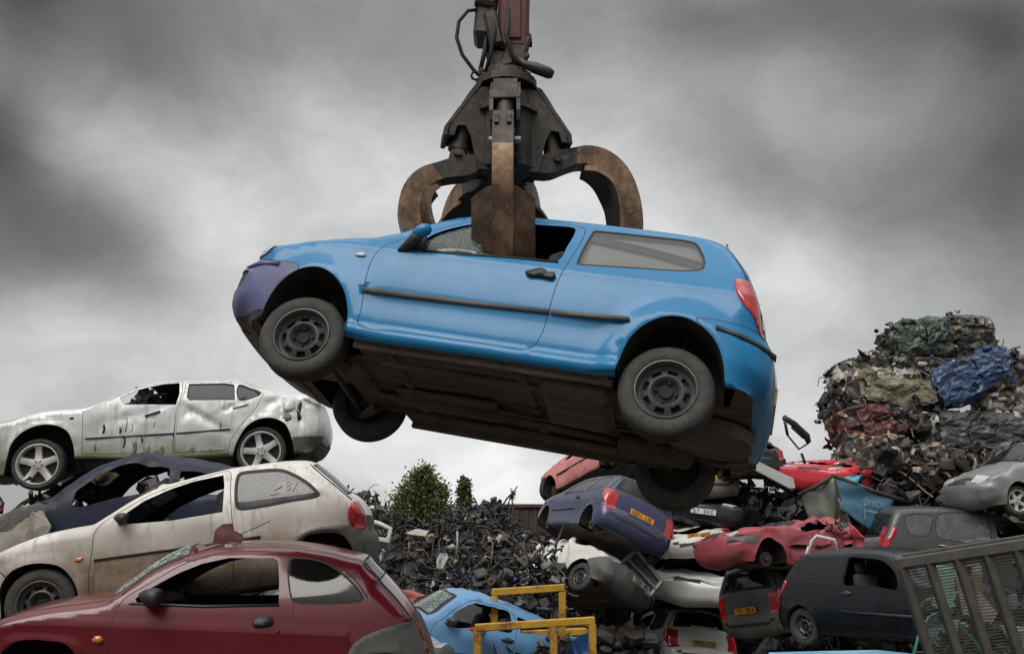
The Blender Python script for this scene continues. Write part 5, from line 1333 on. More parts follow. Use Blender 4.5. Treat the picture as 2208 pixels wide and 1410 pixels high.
mb=MB(); mb.tube([(1.62,.30,1.04),(1.64,.18,1.06),(1.64,-.25,1.07)],.016,8); mb.tube([(1.62,.30,1.04),(1.64,.30,1.05)],[.05,.05],10); mb.build('rear_wiper',[plain('pale_plastic',(.42,.42,.38),.5)],o)
ROSE=paint('rose_red_paint',(.30,.016,.034),.32,(.36,.12,.13),.5,coat=.2,fade=.2)
o=empty('hatchback_car','rose red car with smashed grey trimmed nose and no front wheel on the slate hatchback','car',ypr(17.12,2.18,-4.72,(5.26,17.96,.83)))
rf=crushf(.42,9,.06)
def rosef(v):
    q=rf(v); b=max(0,v.x+.35)
    q.x-=b*.52; q+=noise.noise_vector(v*4+Vector((5,5,5)))*.16*min(1,b); return q
gen_car(o,ROSE,crush=rosef,wheels=[],seats=False,plates=[],extra=[('wing_trim',[(-1.50,.50),(-1.40,.585),(-1.36,.655),(-1.60,.668),(-2.1,.69),(-2.1,.555),(-1.7,.54)],dict(mat=GREYPL,off=.006,raw=True))])
BLACKP=paint('dusty_black_paint',(.004,.005,.008),.08,(.10,.10,.10),.22,coat=.35,fade=.0,spec=.3)
blackcar=empty('hatchback_car','dusty black three door hatchback with dull steel wheels at the lower right','car',ypr(120.77,.56,.7,(5.74,14.93,-.06)))
gen_car(blackcar,BLACKP,h=.07,wheels=[(1,1),(-1,1),(1,-1),(-1,-1)],glass_side='quarter')
o=empty('hatchback_car','silver car with crumpled front wing and alloy wheel lying on the grey people carrier','car',ypr(10,-4,0,(SILF_T[0]+.25,SILF_T[1]+.4,SILF_T[2]-.12)))
gen_car(o,paint('scuffed_silver_paint',(.24,.245,.245),.45,(.20,.18,.16),.4,streak=.25,coat=.3,metallic=.3),crush=crushf(.94,12,.05),wheels=[(-1,-1),(1,-1),(-1,1),(1,1)],wkind='alloy')
SKYB=paint('light_blue_paint',(.085,.27,.52),.25,(.20,.24,.28),.4,coat=.4)
bluef=crushf(.93,15,.03)
def bluedef(v):
    q=bluef(v)
    if v.z>.95 and v.x>-.2: q.z-= (v.x+.2)*.20*min(1,(v.z-.95)/.3)
    return q
o=empty('hatchback_car','light blue car with sagging roof and open windows behind the yellow steel frame','car',ypr(21.85,8,1,(-.75,15.2,-.62)))
gen_car(o,SKYB,crush=bluedef,h=.07,wheels=[(-1,-1),(1,-1)],glass_side=None,screen=CRAZED,rearglass=None)
mirror(o,-.60,-.76,.95,BLACKPL,-1)
o=empty('hatchback_car','dirty white car nose with clear headlamp poking out behind the dark red car','car',ypr(166,0,0,(-2.62,15.0,-.62)))
gen_car(o,paint('dirty_white_paint',(.56,.55,.52),.35,(.30,.28,.24),.45,coat=.3),wheels=[(-1,1),(1,1)],front_mat=GREYPL,seats=False)
# squashed cars in the middle of the right pile
def squashed(label,pnt,Y,t,k,seed,plate=None,wheels=(),amp=.07,**kw):
    o=empty('squashed_car',label,'car',ypr(*Y,t)); gen_car(o,pnt,crush=crushf(k,seed,amp,.60),wheels=list(wheels),plates=plate or [],seats=False,**kw); return o
squashed('flattened silver car body with black gaping windscreen under the slate and rose red cars',MSILV,(72,0,7),SQ1_T,.5,21,skip=('windscreen','rear_window'),amp=.045)
squashed('squashed cream car showing its red lamps and amber plate beneath the dark squashed one',CREAM,(-80,2,6),SQ2_T,.22,23,[('rear',PLATEO,'P92 WKS')],skip=('rear_window',))
squashed('squashed blue black car with small pale plate in the middle of the right pile',paint('blue_black_paint',(.012,.014,.024),.25,(.10,.10,.10),.35,coat=.5,fade=.0),(74,0,8),SQ3_T,.25,25,[('front',PLATEW,'S7 BKE')],skip=('windscreen',))
squashed('squashed bronze grey car with yellow plate right behind the lifted car\'s rear wheel',paint('bronze_grey_paint',(.16,.14,.12),.45,(.22,.20,.17),.5,coat=.2),(-82,0,3),SQ4_T,.25,27,[('rear',PLATEY,'M433 DGX')],skip=('rear_window',))
squashed('bright red flattened car with holed front panel high on the right pile',paint('bright_red_paint',(.62,.012,.03),.12,(.45,.14,.12),.35,coat=.5),(58,-3,6),SQ5_T,.25,29,skip=('windscreen',))
squashed('black squashed car under a grey bonnet at the top of the right pile',BLACKP,(-62,3,4),SQ6_T,.5,31,skip=('rear_window',))
squashed('flattened dark grey car beneath the cream hatchback of the left pile',SLATE,(2,-5,0),(-2.75,9.75,-.02),.12,33)
squashed('flattened black car beneath the navy hatchback of the left pile',BLACKP,(-4,0,0),(-4.3,11.6,.05),.12,35)

# grey people carrier
MPVG=paint('matt_grey_paint',(.042,.042,.046),.25,(.12,.115,.11),.35,coat=.3,fade=.02)
m_outline=[('underbody',[(-1.9,.25),(0,.22),(1.9,.22)]),('front_bumper',[(2.05,.4),(2.1,.6),(2.05,.75)]),('hood',[(1.9,.9),(1.45,1.05)]),('windscreen',[(1.2,1.12),(.75,1.42)]),
 ('roof',[(.5,1.58),(.1,1.65),(-.5,1.68),(-1.3,1.66),(-1.55,1.62)]),('rear_window',[(-1.64,1.53),(-1.80,1.2)]),('tailgate',[(-1.88,1.05),(-1.93,.85)]),('rear_bumper',[(-2.0,.6),(-1.98,.35)])]
def arc(cx,cz,r): return [(cx-r,.0),(cx-r,cz)]+[(cx+r*math.cos(a),cz+r*math.sin(a)) for a in [math.pi*(1-i/8) for i in range(1,8)]]+[(cx+r,cz),(cx+r,.0)]
mpv_spec=dict(outline=m_outline,width=[(.05,.74),(.2,.82),(.5,.865),(.9,.865),(1.1,.83),(1.5,.70),(1.8,.58)],arches=[arc(-1.22,.34,.36),arc(1.32,.34,.36)],paint=MPVG,h=.08,ostep=.05,gap=.008,
 edge={'front_bumper':(.30,.28,.09),'roof':(.06,.10,.05)},
 cut=[('quarter_window',[(-1.45,1.47),(-1.36,1.54),(-.95,1.555),(-.90,1.5),(-1.02,1.17),(-1.08,1.13),(-1.40,1.17)],dict(mat=GLASSDUST,off=-.004,trim=.02,win=True)),
  ('rear_door_window',[(-.80,1.56),(.08,1.575),(.13,1.53),(.13,1.07),(.08,1.04),(-.88,1.12),(-.90,1.17)],dict(mat=GLASSDUST,off=-.004,trim=.02,win=True)),
  ('door_window',[(.27,1.575),(.60,1.50),(1.05,1.16),(1.05,1.05),(.27,1.05)],dict(open=True,win=True,raw=True)),
  ('tail_light',[(-1.70,1.28),(-1.62,1.26),(-1.76,1.02),(-1.84,.88),(-2.1,.86),(-2.1,1.02),(-1.80,1.10)],dict(mat=LRED,off=.01,skirt=.02))],
 panels=[('door',[(.20,.30),(1.0,.30),(1.15,.6),(1.12,1.10),(.62,1.56),(.22,1.60)],{}),('rear_door',[(.18,.30),(.19,1.60),(-.84,1.585),(-.97,1.15),(-.92,.75),(-.80,.5),(-.70,.30)],dict(name='door'))],
 patch_mats={'rear_window':GLASSDARK},patch_regions=[('tail_light',('tailgate','rear_window'),lambda x,y,z:.88<z<1.28 and abs(y)>.52,LRED)],
 applied=[('door_handle',[(-.88,.965),(-.88,.995),(-.62,.985),(-.62,.955)],dict(mat=GALV,off=.024,raw=True,on='rear_door')),('door_handle',[(.26,.945),(.26,.975),(.5,.97),(.5,.94)],dict(mat=GALV,off=.024,raw=True,on='door'))],
 floor=(-1.2,1.1,.35),wheels=[((-1.22,-.76,.31,'trim',.315,.20,.20),{}),((1.32,-.76,.31,'trim',.315,.20,.20),{}),((-1.22,.76,.31,'trim',.315,.20,.20),{}),((1.32,.76,.31,'trim',.315,.20,.20),{})])
mpv=empty('people_carrier','matt grey people carrier above the steel mesh cage on the right edge','car',ypr(-1.63,2.82,1.67,(9.0,19.92,.46)))
build_car(mpv,mpv_spec)
# ------------------------------------------------------------------ scrap, bales and bits
SC=[plain('scrap_black',(.02,.02,.021),.6,.2,.5,9,.3),plain('scrap_charcoal',(.045,.044,.044),.55,.3,.5,9,.3),plain('scrap_grey',(.11,.108,.105),.5,.4,.5,9,.3,second=(.05,.045,.04)),
    plain('scrap_brown',(.075,.05,.032),.7,.2,.5,7,.35,second=(.035,.026,.02)),plain('scrap_pale',(.36,.34,.31),.55,.1,.3,7,.2,second=(.16,.14,.12)),plain('scrap_white',(.55,.54,.51),.5,0,.2,7,.15,second=(.3,.27,.23)),
    plain('scrap_tan',(.22,.17,.10),.75,0,.4,7,.3),plain('scrap_maroon',(.10,.022,.024),.6,.1,.4,7,.2),plain('scrap_teal',(.03,.11,.13),.5,.1,.4,7,.2),plain('scrap_blue',(.035,.085,.23),.5,.1,.4,7,.2),plain('scrap_green',(.035,.06,.045),.6,.1,.4,7,.2,second=(.06,.075,.06)),plain('scrap_olive',(.13,.135,.075),.7,0,.4,7,.3)]
def shard(mb,c,size,rr,m,n=3):
    """a crumpled scrap of sheet"""
    ax=Vector((rr.gauss(0,1),rr.gauss(0,1),rr.gauss(0,1))).normalized(); u=ax.orthogonal().normalized(); w=ax.cross(u)
    a=size*rr.uniform(.5,1.2); b=size*rr.uniform(.25,.8); s=Vector((rr.uniform(0,99),rr.uniform(0,99),0)); c=Vector(c)
    vs=[]
    for j in range(n+1):
        for i in range(n+1):
            p=u*a*(i/n-.5)+w*b*(j/n-.5)
            p+=noise.noise_vector(p*(2.2/size)+s)*size*.38
            vs.append(c+p)
    fs=[(j*(n+1)+i,j*(n+1)+i+1,(j+1)*(n+1)+i+1,(j+1)*(n+1)+i) for j in range(n) for i in range(n)]
    mb.add(vs,fs,m)
def bent(mb,c,L,r,rr,m,n=5,k=5):
    p=Vector(c); d=Vector((rr.gauss(0,1),rr.gauss(0,1),rr.gauss(0,.7))).normalized(); pts=[p]
    for i in range(n):
        d=(d+Vector((rr.gauss(0,1),rr.gauss(0,1),rr.gauss(0,1)))*.38).normalized(); p=p+d*L/n; pts.append(p)
    mb.tube(pts,r,k,m)
def lump(mb,c,s,rr,m):
    """a dented machine part: crumpled box"""
    R=Matrix.Rotation(rr.uniform(0,6),3,'X')@Matrix.Rotation(rr.uniform(0,6),3,'Z')
    b=MB(); b.box((0,0,0),(s*rr.uniform(.5,1.1),s*rr.uniform(.4,.9),s*rr.uniform(.3,.8)),None,0,s*.12); sd=Vector((rr.uniform(0,50),)*3)
    mb.add([Vector(c)+R@(Vector(v)+noise.noise_vector(Vector(v)*(2/s)+sd)*s*.18) for v in b.v],b.f,m)
def weighted(rr,w):
    t=rr.uniform(0,sum(w)); 
    for i,x in enumerate(w):
        t-=x
        if t<=0: return i
    return len(w)-1

def top_at(x):
    P=[(-6.5,2.9),(-4.6,2.95),(-4.1,2.85),(-3.4,2.55),(-2.6,2.25),(-2.0,2.35),(-1.2,2.45),(-.75,2.75),(-.4,2.6),(0.,2.15),(.6,1.75),(1.3,1.45),(2.4,1.2),(4,.9)]
    return float(np.interp(x,[p[0] for p in P],[p[1] for p in P]))
rr=random.Random(11)
heap=MB()
# core of the heap
nx,ny=60,22;vs=[];fs=[]
def heap_pt(x,t):
    y=28.5-8.5*t; z=-1.5+(top_at(x)+1.5-.25)*(1-t)**.8
    return Vector((x,y,z))+noise.noise_vector(Vector((x*1.1,t*7,3.)))*.35
for j in range(ny+1):
    for i in range(nx+1): vs.append(heap_pt(-7+11*i/nx,j/ny))
for j in range(ny):
    for i in range(nx): fs.append((j*(nx+1)+i,j*(nx+1)+i+1,(j+1)*(nx+1)+i+1,(j+1)*(nx+1)+i))
heap.add(vs,fs,0)
WH=[6.0,4.6,2.2,1.2,.38,.14,.25,.10,.04,.05,.10,.03]
for k in range(6800):
    x=rr.uniform(-6.6,3.6); t=rr.random()**1.5*.62
    p=heap_pt(x,t)+Vector((rr.gauss(0,.10),rr.gauss(-.05,.12),rr.gauss(.06,.10)))
    m=weighted(rr,WH)
    if m==7 and not(x<-2.2 and p.z<.9): m=1
    q=rr.random(); s=rr.choice((.08,.10,.13,.17,.24,.42))
    if q<.52: shard(heap,p,s,rr,m)
    elif q<.72: bent(heap,p,rr.uniform(.3,.9),rr.uniform(.012,.035),rr,m)
    else: lump(heap,p,s*.75,rr,m)
tag(heap.build('scrap_heap',SC),kind='stuff')

# dark tangle filling the right pile
fill=MB(); rr=random.Random(21)
def fill_h(x):
    return float(np.interp(x,[1.0,1.8,2.6,3.4,4.4,5.2,6.4,7.3,8.0,9.,14.],[-.9,.4,1.6,2.5,2.85,2.85,2.9,3.3,3.7,3.7,3.6]))
nx,nz=44,18;vs=[];fs=[]
for j in range(nz+1):
    for i in range(nx+1):
        x=1.2+12.8*i/nx; t=j/nz; y=22.8+1.2*t; z=-1.5+(fill_h(x)+1.3)*t
        vs.append(Vector((x,y,z))+noise.noise_vector(Vector((x,z,8)))*.4)
for j in range(nz):
    for i in range(nx): fs.append((j*(nx+1)+i,j*(nx+1)+i+1,(j+1)*(nx+1)+i+1,(j+1)*(nx+1)+i))
fill.add(vs,fs,0)
for k in range(2300):
    x=rr.uniform(1.6,12.5); z=rr.uniform(-1.3,fill_h(x))
    if z<.25 and 2.2<x<5.6: continue
    p=(x,22.6-rr.random()**2*(3.2 if x<2.8 else .9),z)
    m=weighted(rr,[6,5,2,1.6,.35,.2,.25,.15,.1,.1,.1,.1]); q=rr.random(); s=rr.choice((.2,.3,.4,.55))
    if q<.45: shard(fill,p,s,rr,m)
    elif q<.72: bent(fill,p,rr.uniform(.4,1.3),rr.uniform(.012,.035),rr,m)
    else: lump(fill,p,s*.8,rr,m)
for k in range(330):                  # engine bits and loose metal left of the cream nose
    u=rr.random(); p=(rr.uniform(.25,.98)-.1*u,rr.uniform(18.2,18.9),rr.uniform(-.9,1.30))
    m=weighted(rr,[5,5,2.4,1.4,.5,.25,.3,.05,.1,.05,.1,.1]); q=rr.random(); s=rr.choice((.14,.2,.26,.34))
    if q<.4: shard(fill,p,s,rr,m)
    elif q<.65: bent(fill,p,rr.uniform(.3,.7),rr.uniform(.012,.03),rr,m)
    else: lump(fill,p,s*.8,rr,m)
for k in range(260):                  # hollow below it: its shade is put into the near-black scrap colours
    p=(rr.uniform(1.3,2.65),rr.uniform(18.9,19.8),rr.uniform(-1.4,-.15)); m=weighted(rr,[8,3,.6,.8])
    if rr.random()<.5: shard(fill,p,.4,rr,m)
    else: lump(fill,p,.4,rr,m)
tag(fill.build('tangled_scrap',SC),kind='stuff')
fill=MB(); rr=random.Random(31)          # rubbish under the left pile
for k in range(700):
    x=rr.uniform(-8.5,-1.6); p=(x,rr.uniform(11.4,13.6),rr.uniform(-.05,2.25)-.10*abs(x+5))
    if x>-4.0: p=(x,rr.uniform(12.0,13.6),rr.uniform(-.05,1.5))
    m=weighted(rr,[6,5,2,2,.3,.15,.3,.1,.1,.1,.1,.1]); q=rr.random(); s=rr.choice((.14,.2,.28,.36))
    if q<.45: shard(fill,p,s,rr,m)
    elif q<.72: bent(fill,p,rr.uniform(.4,1.0),rr.uniform(.012,.03),rr,m)
    else: lump(fill,p,s*.9,rr,m)
tag(fill.build('tangled_scrap',SC),kind='stuff')

def bale(label,c,d,rot,w,seed,coat=None,amp=.13,shards=85,front=None):
    """a pressed block of scrap car: layered, folded sheet metal with torn ends"""
    rr=random.Random(seed); sd=Vector((seed*1.3,seed*.7,seed*2.1))
    root=empty('scrap_bale',label,'scrap bale',Matrix.Translation(c)@Matrix.Rotation(R_(rot[2]),4,'Z')@Matrix.Rotation(R_(rot[1]),4,'Y')@Matrix.Rotation(R_(rot[0]),4,'X'),'pressed car bales stacked at the right')
    mb=MB(); N_=(max(8,int(d[0]/.085)),max(6,int(d[1]/.10)),max(6,int(d[2]/.075)))
    for ax in range(3):
        a,b=(ax+1)%3,(ax+2)%3
        for sg in(-1,1):
            vs=[];fs=[]
            for j in range(N_[b]+1):
                for i in range(N_[a]+1):
                    p=[0,0,0];p[ax]=sg*d[ax]/2;p[a]=d[a]*(i/N_[a]-.5);p[b]=d[b]*(j/N_[b]-.5)
                    v=Vector(p); r=Vector((v.x/d[0]*2,v.y/d[1]*2,v.z/d[2]*2)); 
                    q=(abs(r.x)**5+abs(r.y)**5+abs(r.z)**5)**.2
                    v=v/max(1,q**.9)
                    n1=noise.noise_vector(Vector((v.x*1.5,v.y*1.5,v.z*4.2))+sd); n2=noise.noise_vector(Vector((v.x*4,v.y*4,v.z*11))+sd); n3=noise.noise_vector(v*15+sd)
                    v=v+n1*amp+n2*amp*.55+n3*amp*.22
                    vs.append(v)
            M_=[]
            for j in range(N_[b]):
                for i in range(N_[a]):
                    k=j*(N_[a]+1)+i; f=(k,k+1,k+N_[a]+2,k+N_[a]+1); fs.append(f if sg>0 else f[::-1])
                    cc=(vs[f[0]]+vs[f[2]])/2
                    t=(noise.noise(Vector((cc.x*1.7,cc.y*1.7,cc.z*5))+sd*1.7)+1)/2*.75+.25*(noise.noise(cc*7+sd)+1)/2
                    t=min(.999,max(0,(t-.22)/.56)); acc=0; W=sum(w); mi=len(w)-1
                    for q_,x in enumerate(w):
                        acc+=x/W
                        if t<acc: mi=q_;break
                    M_.append(mi)
            b0=len(mb.m); mb.add(vs,fs,0); mb.m[b0:]=M_
    mats=list(SC)
    mb.build('pressed_block',mats,root,False)
    mb=MB()
    for k in range(shards):
        ax=rr.choice((0,0,1,1,2)); p=[rr.uniform(-.5,.5)*d[i] for i in range(3)]; p[ax]=(.5 if rr.random()>.5 else -.5)*d[ax]
        if ax==1: p[1]=-abs(p[1])
        m=weighted(rr,w); q=rr.random(); s=rr.choice((.10,.14,.2,.3))
        if q<.55: shard(mb,p,s,rr,m)
        elif q<.66: bent(mb,p,rr.uniform(.2,.5),rr.uniform(.010,.022),rr,m)
        else: lump(mb,p,s*.8,rr,m)
    tag(mb.build('torn_metal',mats,root,False),kind='stuff')
    if coat:
        # folded body panel still in its paint, wrapped over the near face
        for (x0,x1,z0,z1,mat,nm) in coat:
            na,nb=26,16; vs=[];fs=[]
            for sgn in(0,1):
                for j in range(nb+1):
                    for i in range(na+1):
                        x=(x0+(x1-x0)*i/na)*d[0]; z=(z0+(z1-z0)*j/nb)*d[2]
                        e=noise.noise_vector(Vector((x*2.6,z*4.5,1))+sd*1.1)*amp*.9+noise.noise_vector(Vector((x*8,z*14,2))+sd)*amp*.45
                        v=Vector((x,-d[1]*.5-.07+.03*sgn,z))+e
                        if z>d[2]*.40: v.y+=(z-d[2]*.40)*2.5; v.z=d[2]*.40+(z-d[2]*.40)*.6+e.z
                        vs.append(v)
            h_=(na+1)*(nb+1)
            for j in range(nb):
                for i in range(na):
                    k=j*(na+1)+i; fs+=[(k,k+1,k+na+2,k+na+1),(h_+k,h_+k+na+1,h_+k+na+2,h_+k+1)]
            ed=[j*(na+1) for j in range(nb+1)]+[nb*(na+1)+i for i in range(1,na+1)]+[j*(na+1)+na for j in range(nb-1,-1,-1)]+[i for i in range(na-1,0,-1)]
            for a_,b_ in zip(ed,ed[1:]+ed[:1]): fs.append((a_,b_,b_+h_,a_+h_))
            mobj(nm,vs,fs,[mat],root,None,False)
    return root
#        black char grey brown pale white tan maroon teal blue green olive
PGREEN=paint('bottle_green_panel',(.03,.062,.045),.5,(.10,.115,.095),.45,coat=.3); POLIVE=plain('olive_panel',(.13,.135,.075),.65,0,.4,6,.3,second=(.25,.23,.17),spots=(.42,.6)); PBLUE=paint('royal_blue_panel',(.014,.048,.145),.55,(.07,.09,.11),.4,coat=.4,rust=.3)
PMAR=paint('maroon_panel',(.10,.016,.022),.45,(.12,.07,.065),.5,coat=.2); PDK=paint('dark_panel',(.03,.033,.036),.5,(.11,.11,.11),.45,coat=.3)
for a in BALES: 
    lab,c,d,rot,w,seed,coat=a[:7]
    coat={'g':[(-.46,-.02,-.2,.62,PGREEN,'folded_panel'),(.0,.30,-.1,.62,PGREEN,'folded_panel')],'o':[(-.25,.50,-.45,.25,POLIVE,'folded_panel'),(-.15,.25,.2,.6,SC[4],'folded_panel')],'b':[(-.5,.05,-.40,.40,PBLUE,'folded_panel'),(.08,.52,-.1,.58,PBLUE,'folded_panel')],'m':[(-.30,.10,-.5,.5,PMAR,'folded_panel')],'d':[(-.40,.50,-.35,.55,PDK,'folded_panel')],'':None}[coat]
    bale(lab,c,d,rot,w,seed,coat)

# loose pieces that can be told apart
def sheet(name,label,cat,poly,M,mat,th=.012,amp=.02,seed=1,nn=3.,sub=5):
    """a flat piece of metal cut to an outline in its own x-z plane, dented, with thickness"""
    pl=np.array(poly,float); x0,z0=pl.min(0);x1,z1=pl.max(0); h=max(x1-x0,z1-z0)/(sub*2)
    V2=[tuple(p) for p in pl];E=[(i,(i+1)%len(pl)) for i in range(len(pl))]
    G=np.array([(x0+h*(i+.5),z0+h*(j+.5)) for i in range(int((x1-x0)/h)+1) for j in range(int((z1-z0)/h)+1)]); G=G[inpoly(G,pl)]
    if len(G): G=G[pdist(G,pl)>h*.3]
    vv,_,ff,_,_,_=delaunay_2d_cdt([Vector(v) for v in V2+[tuple(g) for g in G]],E,[],1,1e-5)
    P=[tuple(v) for v in vv]; T=[f for f in ff]; n=len(P); vs=[];fs=[]
    for s in(-1,1):
        for p in P:
            v=Vector((p[0],0,p[1])); e=noise.noise_vector(v*nn+Vector((seed*3.3,0,0)))*amp; vs.append(v+e+Vector((0,s*th/2,0)))
    ec={}
    for f in T:
        fs.append(tuple(f)); fs.append(tuple(k+n for k in f[::-1]))
        for i in range(len(f)): ec[(f[i],f[(i+1)%len(f)])]=1
    for a,b in ec:
        if (b,a) not in ec: fs.append((b,a,a+n,b+n))
    o=mobj(name,vs,fs,[mat],None,None,False)
    bm=bmesh.new();bm.from_mesh(o.data);bmesh.ops.recalc_face_normals(bm,faces=bm.faces);bm.to_mesh(o.data);bm.free()
    o.matrix_world=M; return tag(o,label,cat)
def tubes(name,label,cat,paths,r,mat,M=None,n=8):
    mb=MB()
    for p in paths: mb.tube(p,r,n)
    o=mb.build(name,[mat],None,True)
    if M is not None: o.matrix_world=M
    return tag(o,label,cat)
T=Matrix.Translation
sheet('torn_metal_sheet','torn dark red metal sheet standing on the roof edge of the red car','metal sheet',[(-.105,0),(-.10,.10),(-.065,.13),(-.04,.145),(.025,.15),(.035,.10),(.11,.07),(.118,.03),(.10,0)],T((-2.09,7.32,1.385))@Matrix.Rotation(R_(-6),4,'X'),paint('torn_red_sheet',(.10,.008,.016),.2,(.12,.05,.05),.35,coat=.4,rust=.3),.008,.012,4,9.)
sheet('crumpled_bonnet','crumpled pale dirty bonnet in front of the navy car at the left edge','bonnet',[(-.55,-.45),(.05,-.50),(.35,-.10),(.20,.30),(-.05,.42),(-.35,.20)],T((-5.05,10.3,1.48))@Matrix.Rotation(R_(-28),4,'Y')@Matrix.Rotation(R_(-35),4,'X'),plain('pale_dirty_panel',(.20,.18,.145),.75,0,.4,5,.3,second=(.09,.08,.07)),.02,.16,2,3.4,9)
tubes('bent_door_frame','bent white door frame sticking out of the scrap behind the cream car','door frame',[[(-3.62,24.2,2.10),(-3.2,24.,2.0),(-2.92,23.9,1.88),(-2.98,23.9,1.55),(-3.12,23.9,1.2),(-3.05,24.,.9)]],.055,SC[5])
sheet('torn_sheet','pale squarish panel lying upright near the middle of the scrap heap','scrap panel',[(-.10,-.20),(.02,-.22),(.10,-.12),(.17,.12),(.12,.2),(-.02,.16),(-.14,.02)],T((-1.62,22.9,1.15))@Matrix.Rotation(R_(-25),4,'X'),SC[4],.02,.09,7,5.)
sheet('torn_sheet','pale curved panel near the top left of the scrap heap','scrap panel',[(-.28,-.05),(0,.1),(.28,.02),(.2,-.14),(-.1,-.1)],T((-2.35,24.6,1.82))@Matrix.Rotation(R_(-40),4,'X'),SC[4],.02,.05,9,3.)
sheet('torn_sheet','reddish crumpled panel low on the scrap heap above the light blue car','scrap panel',[(-.35,-.1),(.1,-.16),(.4,.0),(.1,.2),(-.2,.16)],T((-2.15,20.5,.46))@Matrix.Rotation(R_(-40),4,'X'),paint('scrap_red_panel',(.30,.045,.045),.4,(.3,.16,.14),.5,coat=.1),.02,.10,11,3.)
tubes('scrap_pole','thin pale pole upright in the scrap heap below the small conifer','pole',[[(-1.33,23.8,1.2),(-1.30,23.8,1.5),(-1.31,23.8,1.82)]],.022,SC[4])
sheet('grey_bonnet','loose pale grey bonnet tilted over the black squashed car','bonnet',[(-.62,.0),(-.45,.20),(.50,.12),(.56,-.10),(.45,-.16),(-.3,-.06)],T((4.98,19.1,2.82))@Matrix.Rotation(R_(24),4,'Y')@Matrix.Rotation(R_(-38),4,'X'),plain('grey_bonnet_paint',(.27,.27,.26),.45,.1,.15,4,.1,second=(.18,.17,.16)),.03,.035,5,2.)
mb=MB(); fr=[(5.55,19.6,3.62),(5.50,19.6,3.98),(5.72,19.7,3.86),(6.02,19.9,3.64),(6.06,19.9,3.50),(5.82,19.8,3.36)]
mb.tube([fr[1],fr[2],fr[3],fr[4]],[.06,.07,.075,.05],8); mb.tube([fr[4],fr[5],fr[0]],.02,6); mb.tube([fr[1],fr[0]],.03,6); mb.tube([(5.68,19.7,3.80),(5.95,19.85,3.60)],.035,6)
tag(mb.build('tailgate_frame',[BLACKPL],None,True),'black open tailgate frame sticking up behind the lifted car\'s rear bumper','tailgate')
mb=MB(); q=[(2.06,19.35,1.08),(2.42,19.35,1.36),(2.86,19.2,.78),(2.62,19.15,.52)]
for a_,b_ in zip(q,q[1:]+q[:1]): mb.tube([a_,b_],.05,6)
mb.tube([(2.24,19.30,1.20),(2.74,19.12,.64)],.025,6); mb.add([Vector(v)+Vector((0,.06,0)) for v in q],[(0,1,2,3)],1)
mb.build('grille_frame',[plain('dull_grey_trim',(.17,.17,.165),.5,.2,.2),BLACKPL],None,False)
tag(bpy.data.objects['grille_frame'],'grey rectangular grille frame propped on the cream crashed car','grille')
tubes('white_door_frame','thin white door frame between the rose red car and the black hatchback','door frame',[[(4.70,15.9,1.25),(4.78,15.9,1.50),(4.86,15.9,1.58),(5.14,15.9,1.52),(5.17,15.9,1.36)],[(4.66,15.95,1.20),(4.74,15.92,1.42)]],.028,SC[5])
o=tag(bpy.data.objects.new('x',None),'x') if False else None
sheet('blue_car_roof','dented light blue roof panel at the bottom below the black hatchback','roof panel',[(-1.2,-.3),(-.9,.12),(-.3,.2),(.6,.2),(1.1,.1),(1.25,-.3)],T((4.4,13.75,-.06))@Matrix.Rotation(R_(-72),4,'X'),paint('pale_blue_roof',(.13,.33,.47),.2,(.25,.30,.32),.35,coat=.4),.03,.05,15,1.2,7)

# crushed blue skip with faded white marks
skip=empty('crushed_skip','crushed blue steel skip with faded white star and lettering beside the grey people carrier','skip',T((6.85,20.0,2.42)))
SKB=plain('faded_blue_steel',(.06,.17,.27),.5,.1,.25,3,.1,second=(.11,.19,.23),spots=(.45,.75)); SKG=plain('grey_green_steel',(.15,.17,.15),.55,.1,.25,3,.12,second=(.13,.08,.05),spots=(.5,.75))
def quadsheet(nm,P4,mat,parent,n=10,amp=.05,sd=1,th=.03):
    a,b,c_,d_=[Vector(p) for p in P4]; nor=(b-a).cross(d_-a).normalized(); vs=[];fs=[]
    for s in(0,1):
        for j in range(n+1):
            for i in range(n+1):
                u,v=i/n,j/n; p=(a*(1-u)+b*u)*(1-v)+(d_*(1-u)+c_*u)*v
                vs.append(p+nor*(noise.noise(Vector((u*2.6,v*2.6,sd)))*amp*2-s*th)+noise.noise_vector(Vector((u*5,v*5,sd)))*amp*.25)
    h=(n+1)**2
    for j in range(n):
        for i in range(n):
            k=j*(n+1)+i; fs+=[(k,k+1,k+n+2,k+n+1),(h+k,h+k+n+1,h+k+n+2,h+k+1)]
    ed=[i for i in range(n+1)]+[j*(n+1)+n for j in range(1,n+1)]+[n*(n+1)+i for i in range(n-1,-1,-1)]+[j*(n+1) for j in range(n-1,0,-1)]
    for a_,b_ in zip(ed,ed[1:]+ed[:1]): fs.append((b_,a_,a_+h,b_+h))
    return mobj(nm,vs,fs,[mat],parent,None,True)
quadsheet('side_panel',[(-.25,-.05,-.25),(.62,.15,-.78),(.98,.20,.02),(-.32,.0,.42)],SKB,skip,14,.05,3)
quadsheet('end_panel',[(-.70,.25,-.72),(-.22,-.03,-.78),(-.30,.0,.38),(-.92,.35,.06)],SKG,skip,12,.06,5)
quadsheet('corner_flap',[(-.36,-.06,-.72),(.0,.0,-.66),(-.20,-.05,-.05),(-.30,-.05,.36)],SC[3],skip,8,.04,6)
quadsheet('top_flap',[(-.28,.05,.44),(.25,.2,.30),(.50,.6,.50),(.12,.8,.56)],plain('cyan_steel',(.04,.33,.38),.4,.1,.15,4),skip,8,.06,8)
mb=MB(); mb.tube([(-.95,.32,.05),(-.62,.14,.22),(-.30,.0,.43),(.1,.05,.27),(.5,.13,.13),(1.15,.22,-.06)],.045,8); mb.build('top_rail',[SC[3]],skip,True)
mb=MB()
